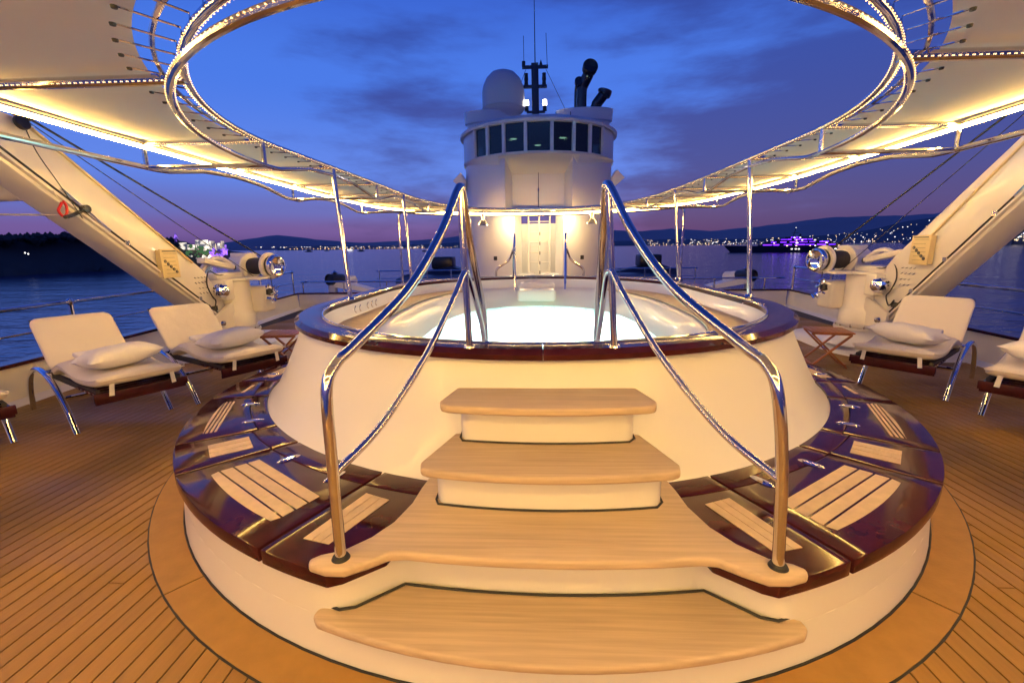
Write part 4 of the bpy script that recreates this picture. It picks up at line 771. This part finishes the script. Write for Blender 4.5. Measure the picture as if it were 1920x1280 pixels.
    # wires and head gear
    O(MB().tube([wc + ax * .05 + Vector((0, 0, .11)), V(4.75, hy - .1, hz + .06)], .011, 6), 'hoist_wire', 'rope_dark'); O(MB().tube([V(4.74, 7.45, 1.2), V(4.70, hy, hz - .05)], .005, 5), 'control_wire', 'rope_dark')
    pb = O(MB().lathe([(.001, .02), (.06, .02), (.065, 0), (.06, -.02), (.001, -.02)], V(4.74, hy - .02, hz - .06), 16, axis=(1, 0, .2)), 'pulley_block', 'black'); O(MB().lathe([(.001, .02), (.04, .02), (.04, -.02), (.001, -.02)], V(4.74, hy + .05, hz + .01), 12, axis=(1, 0, .2)), 'pulley_wheel', 'black', pb)
    O(MB().tube(spline([V(4.74, hy, hz - .1), V(4.76, hy + .08, hz - .3), V(4.74, hy + .2, hz - .55), V(4.74, hy + .38, hz - .88)], 5), .005, 5), 'trip_line', 'rope_dark')
    O(MB().tube([e(2.15, .07, .03), e(2.75, .12, .03)], .014, 8), 'boom_rod', 'steel'); O(MB().lathe([(.001, .04), (.04, .03), (.04, -.03), (.001, -.04)], e(2.48, .10, .04), 10, axis=(1, 0, 0)), 'rod_clamp', 'black')
    O(MB().tube(spline([e(2.48, .10, .05), e(2.55, -.03, .05), e(2.72, -.22, .2)], 5), .018, 6), 'lashing_strap', 'rope_dark'); O(MB().tube([e(2.45, .08, .05), V(4.75, hy + .4, hz - .78)], .016, 6), 'lashing_strap', 'rope_dark')
    # folded jib under the boom head
    O(MB().beam(V(5.2, hy + .12, hz - .40), V(6.6, hy - .1, hz - .46), .30, .34), 'folded_jib', 'paint_cream', bevel=.03); O(MB().tube([V(5.2, hy + .25, hz - .62), V(6.5, hy + .05, hz - .68)], .09, 14), 'jib_cylinder', 'paint_cream'); O(MB().tube([V(4.9, hy + .3, hz - .85), V(6.6, hy + .1, hz - .82)], .01, 6), 'jib_line', 'rope_white')
    return c
cl_ = crane(-1, 'left'); cr_ = crane(1, 'right')
hk = thing('safety_hook', 'red painted hook hanging from the boom of the left crane', 'hook', (-4.72, 4.47, 2.10)); hk.scale = (.62, .62, .62)
MB().tube(spline([(0, 0, .06), (.0, .04, -.02), (0, .02, -.14), (0, -.05, -.18), (0, -.10, -.10), (0, -.06, -.03), (0, -.02, .03)], 6), .020, 8).obj('hook', 'red_paint', hk); MB().tube([(0, -.02, .04), (.02, -.10, .10), (.02, -.14, .2)], .008, 6).obj('rope', 'rope_white', hk)
# ------------------------------------------------------------------ loungers
def slab(path, th, wd, x0=0, puff=.018):      # cushion following a side profile (s,z); width along local X
    pts = spline([Vector((0, s_, z)) for s_, z in path], 5); rows = []
    m_ = len(pts)
    for i, p in enumerate(pts):
        tg = (pts[min(i + 1, m_ - 1)] - pts[max(i - 1, 0)]).normalized(); nr = Vector((0, -tg.z, tg.y)); row = []
        e_ = min(i, m_ - 1 - i); ef = min(1, e_ / 2.0 + .35); wf = (.86, .95, .985)[e_] if e_ < 3 else 1
        for k in range(20):
            a = 2 * math.pi * k / 20; ca, sa = math.cos(a), math.sin(a); cx = math.copysign(abs(ca) ** .28, ca) * wd / 2 * wf; cz = math.copysign(abs(sa) ** .6, sa) * th / 2 * ef
            row.append(p + Vector((x0 + cx, 0, 0)) + nr * (cz + (puff * (1 - (2 * cx / wd) ** 2) if sa > 0 else 0)))
        rows.append(row)
    mb = MB().loft(rows, closed=True); mb.add(rows[0], [tuple(range(20))]); mb.add(rows[-1], [tuple(range(19, -1, -1))]); return mb, pts
def lounger():
    t_ = thing('sun_lounger', 'x', 'lounger')
    seat = [(-.62, .485), (-.5, .545), (-.36, .585), (-.18, .575), (.02, .535), (.22, .53), (.45, .55), (.62, .58)]
    mb, pts = slab([(a_, b_ - .012) for a_, b_ in seat], .088, .66); sc_ = mb.obj('seat_cushion', 'fabric', t_, smooth=60)
    for sx in (-1, 1): MB().tube([p + Vector((sx * .325, 0, .02)) for p in pts], .006, 6).obj('piping', 'fabric', sc_)
    MB().tube([Vector((-.32, .635, .575)), Vector((.32, .635, .575))], .006, 6).obj('piping', 'fabric', sc_)
    back = [(-.60, .50), (-.68, .60), (-.80, .73), (-.93, .87), (-1.03, .98)]
    mb, pts = slab(back, .06, .66, puff=-.012); mb.obj('back_cushion', 'fabric', t_, smooth=60)
    MB().loft([[Vector((x, s_ - .045, z - .01)) for x in (-.31, .31)] for s_, z in back]).obj('back_panel', 'rope_dark', t_)
    for sx in (-1, 1):
        arch = spline([(sx * .375, -1.32, 0), (sx * .375, -1.27, .2), (sx * .375, -1.12, .40), (sx * .375, -.88, .50), (sx * .375, -.62, .495), (sx * .375, -.36, .40), (sx * .375, -.14, .22), (sx * .375, .02, 0)], 6); MB().tube(arch, .025, 12).obj('leg_arch', 'chrome', t_)
    MB().tube([(-.375, -.70, .485), (.375, -.70, .485)], .018, 10).obj('cross_bar', 'chrome', t_); MB().tube([(-.375, -.22, .30), (.375, -.22, .30)], .018, 10).obj('cross_bar', 'chrome', t_)
    for sx in (-1, 1): MB().beam((sx * .30, -.66, .45), (sx * .30, .52, .455), .03, .05).obj('side_rail', 'rope_dark', t_, smooth=0)
    for k in range(5): MB().box((0, .12 + .098 * k, .445), (.66, .088, .022)).obj('foot_slat', 'mahogany', t_, bevel=.004)
    MB().box((0, .575, .425), (.70, .024, .075)).obj('foot_rail', 'mahogany', t_, bevel=.005); MB().box((0, .545, .375), (.68, .02, .03)).obj('foot_rail', 'mahogany', t_, bevel=.004)
    for sx in (-.22, .22): MB().beam((sx, .60, .55), (sx * 1.06, .592, .43), .035, .005, (0, 1, 0)).obj('strap', 'fabric_white', t_, smooth=0)
    return t_
def pillow(name, label, p, rz, tilt=(0, 0), size=(.60, .42, .20)):
    n = 14; rows = []
    for sgn in (1, -1):
        for j in range(n + 1):
            row = []
            for i in range(n + 1):
                u, v = 2 * i / n - 1, 2 * j / n - 1; h_ = ((1 - abs(u) ** 2.6) * (1 - abs(v) ** 2.6)) ** .55
                pinch = 1 - .09 * (1 - abs(v)) * abs(u) ** 3 - 0; pin2 = 1 - .10 * (1 - abs(u)) * abs(v) ** 3
                wr = .006 * math.sin(9 * u + 4 * v) * (1 - abs(v)); row.append(Vector((u * size[0] / 2 * pinch, v * size[1] / 2 * pin2, sgn * (h_ * size[2] / 2) + (wr if sgn > 0 else 0) * h_)))
            rows.append(row)
    mb = MB().loft(rows[:n + 1]).loft(rows[n + 1:]); o = mb.obj(name, 'fabric_white', smooth=70, label=label, cat='pillow', group='pillows on the loungers'); o.location = p; o.rotation_euler = (tilt[0], tilt[1], rz); return o
proto = lounger()
LP = [((-4.10, 4.06), (.87, -.49), 'cream cushioned sun lounger at left, nearest the frame edge'), ((-3.56, 4.88), (.87, -.49), 'cream cushioned sun lounger at left beside the folding table'), ((3.98, 5.02), (-.77, -.64), 'cream cushioned sun lounger at right beside the crane and table'), ((4.42, 4.02), (-.80, -.60), 'cream sun lounger cut off by the right frame edge'), ((-4.86, 3.22), (.87, -.49), 'cream sun lounger cut off by the left frame edge')]
for i, ((x, y), d, lab) in enumerate(LP):
    o = proto if i == 0 else copy_tree(proto); o['label'] = lab; o['group'] = 'sun loungers on the deck'; rz = math.atan2(d[1], d[0]) - math.pi / 2; o.location = (x, y, 0); o.rotation_euler = (0, 0, rz)
    M = Matrix.Rotation(rz, 3, 'Z'); q = Vector((x, y, 0)) + M @ Vector((0, .13, .685))
    pillow('pillow', lab.replace('cream cushioned sun lounger', 'white pillow on the lounger').replace('cream sun lounger', 'white pillow on the lounger'), q, rz + (.12 if x < 0 else -.2), (R(4), R(3 if x < 0 else -4)))
    if i < 3:
        q = Vector((x, y, 0)) + M @ Vector((0, -.33, .66)); tw_ = MB().box((0, 0, 0), (.40, .16, .05)).obj('folded_towel', 'fabric_white', bevel=.02, segs=3, label=('folded white towel behind the pillow, ' + lab.split('lounger ')[1]), cat='towel', group='towels on the loungers'); tw_.location = q; tw_.rotation_euler = (R(-4), 0, rz)
# ------------------------------------------------------------------ folding tables
def table():
    t_ = thing('folding_table', 'x', 'table'); 
    for k in range(7): MB().box((-.21 + .07 * k, 0, .485), (.062, .46, .018)).obj('top_slat', 'table_teak', t_, bevel=.003)
    for y in (-.17, .17): MB().box((0, y, .464), (.46, .035, .024)).obj('top_batten', 'table_teak', t_, bevel=.003)
    for y, e in ((-.19, 1), (.19, 1), (-.15, -1), (.15, -1)): MB().beam((-.22 * e, y, 0.01), (.22 * e, y, .46), .022, .038, (0, 1, 0)).obj('leg', 'table_teak', t_, bevel=.003)
    MB().tube([(0, -.2, .235), (0, .2, .235)], .008, 8).obj('pivot_rod', 'steel', t_)
    for x, y in ((-.20, .19), (.20, .15)): MB().box((x, 0, .045), (.03, y * 2, .03)).obj('stretcher', 'table_teak', t_, smooth=0)
    return t_
tb = table(); tb.location = (-3.62, 6.15, 0); tb.rotation_euler = (0, 0, R(8)); tb['label'] = 'slatted teak folding table between the left lounger and the pool'; tb['group'] = 'folding side tables'
t2_ = copy_tree(tb); t2_.location = (3.86, 6.2, 0); t2_.rotation_euler = (0, 0, R(-14)); t2_['label'] = 'slatted teak folding table between the pool and the right crane'
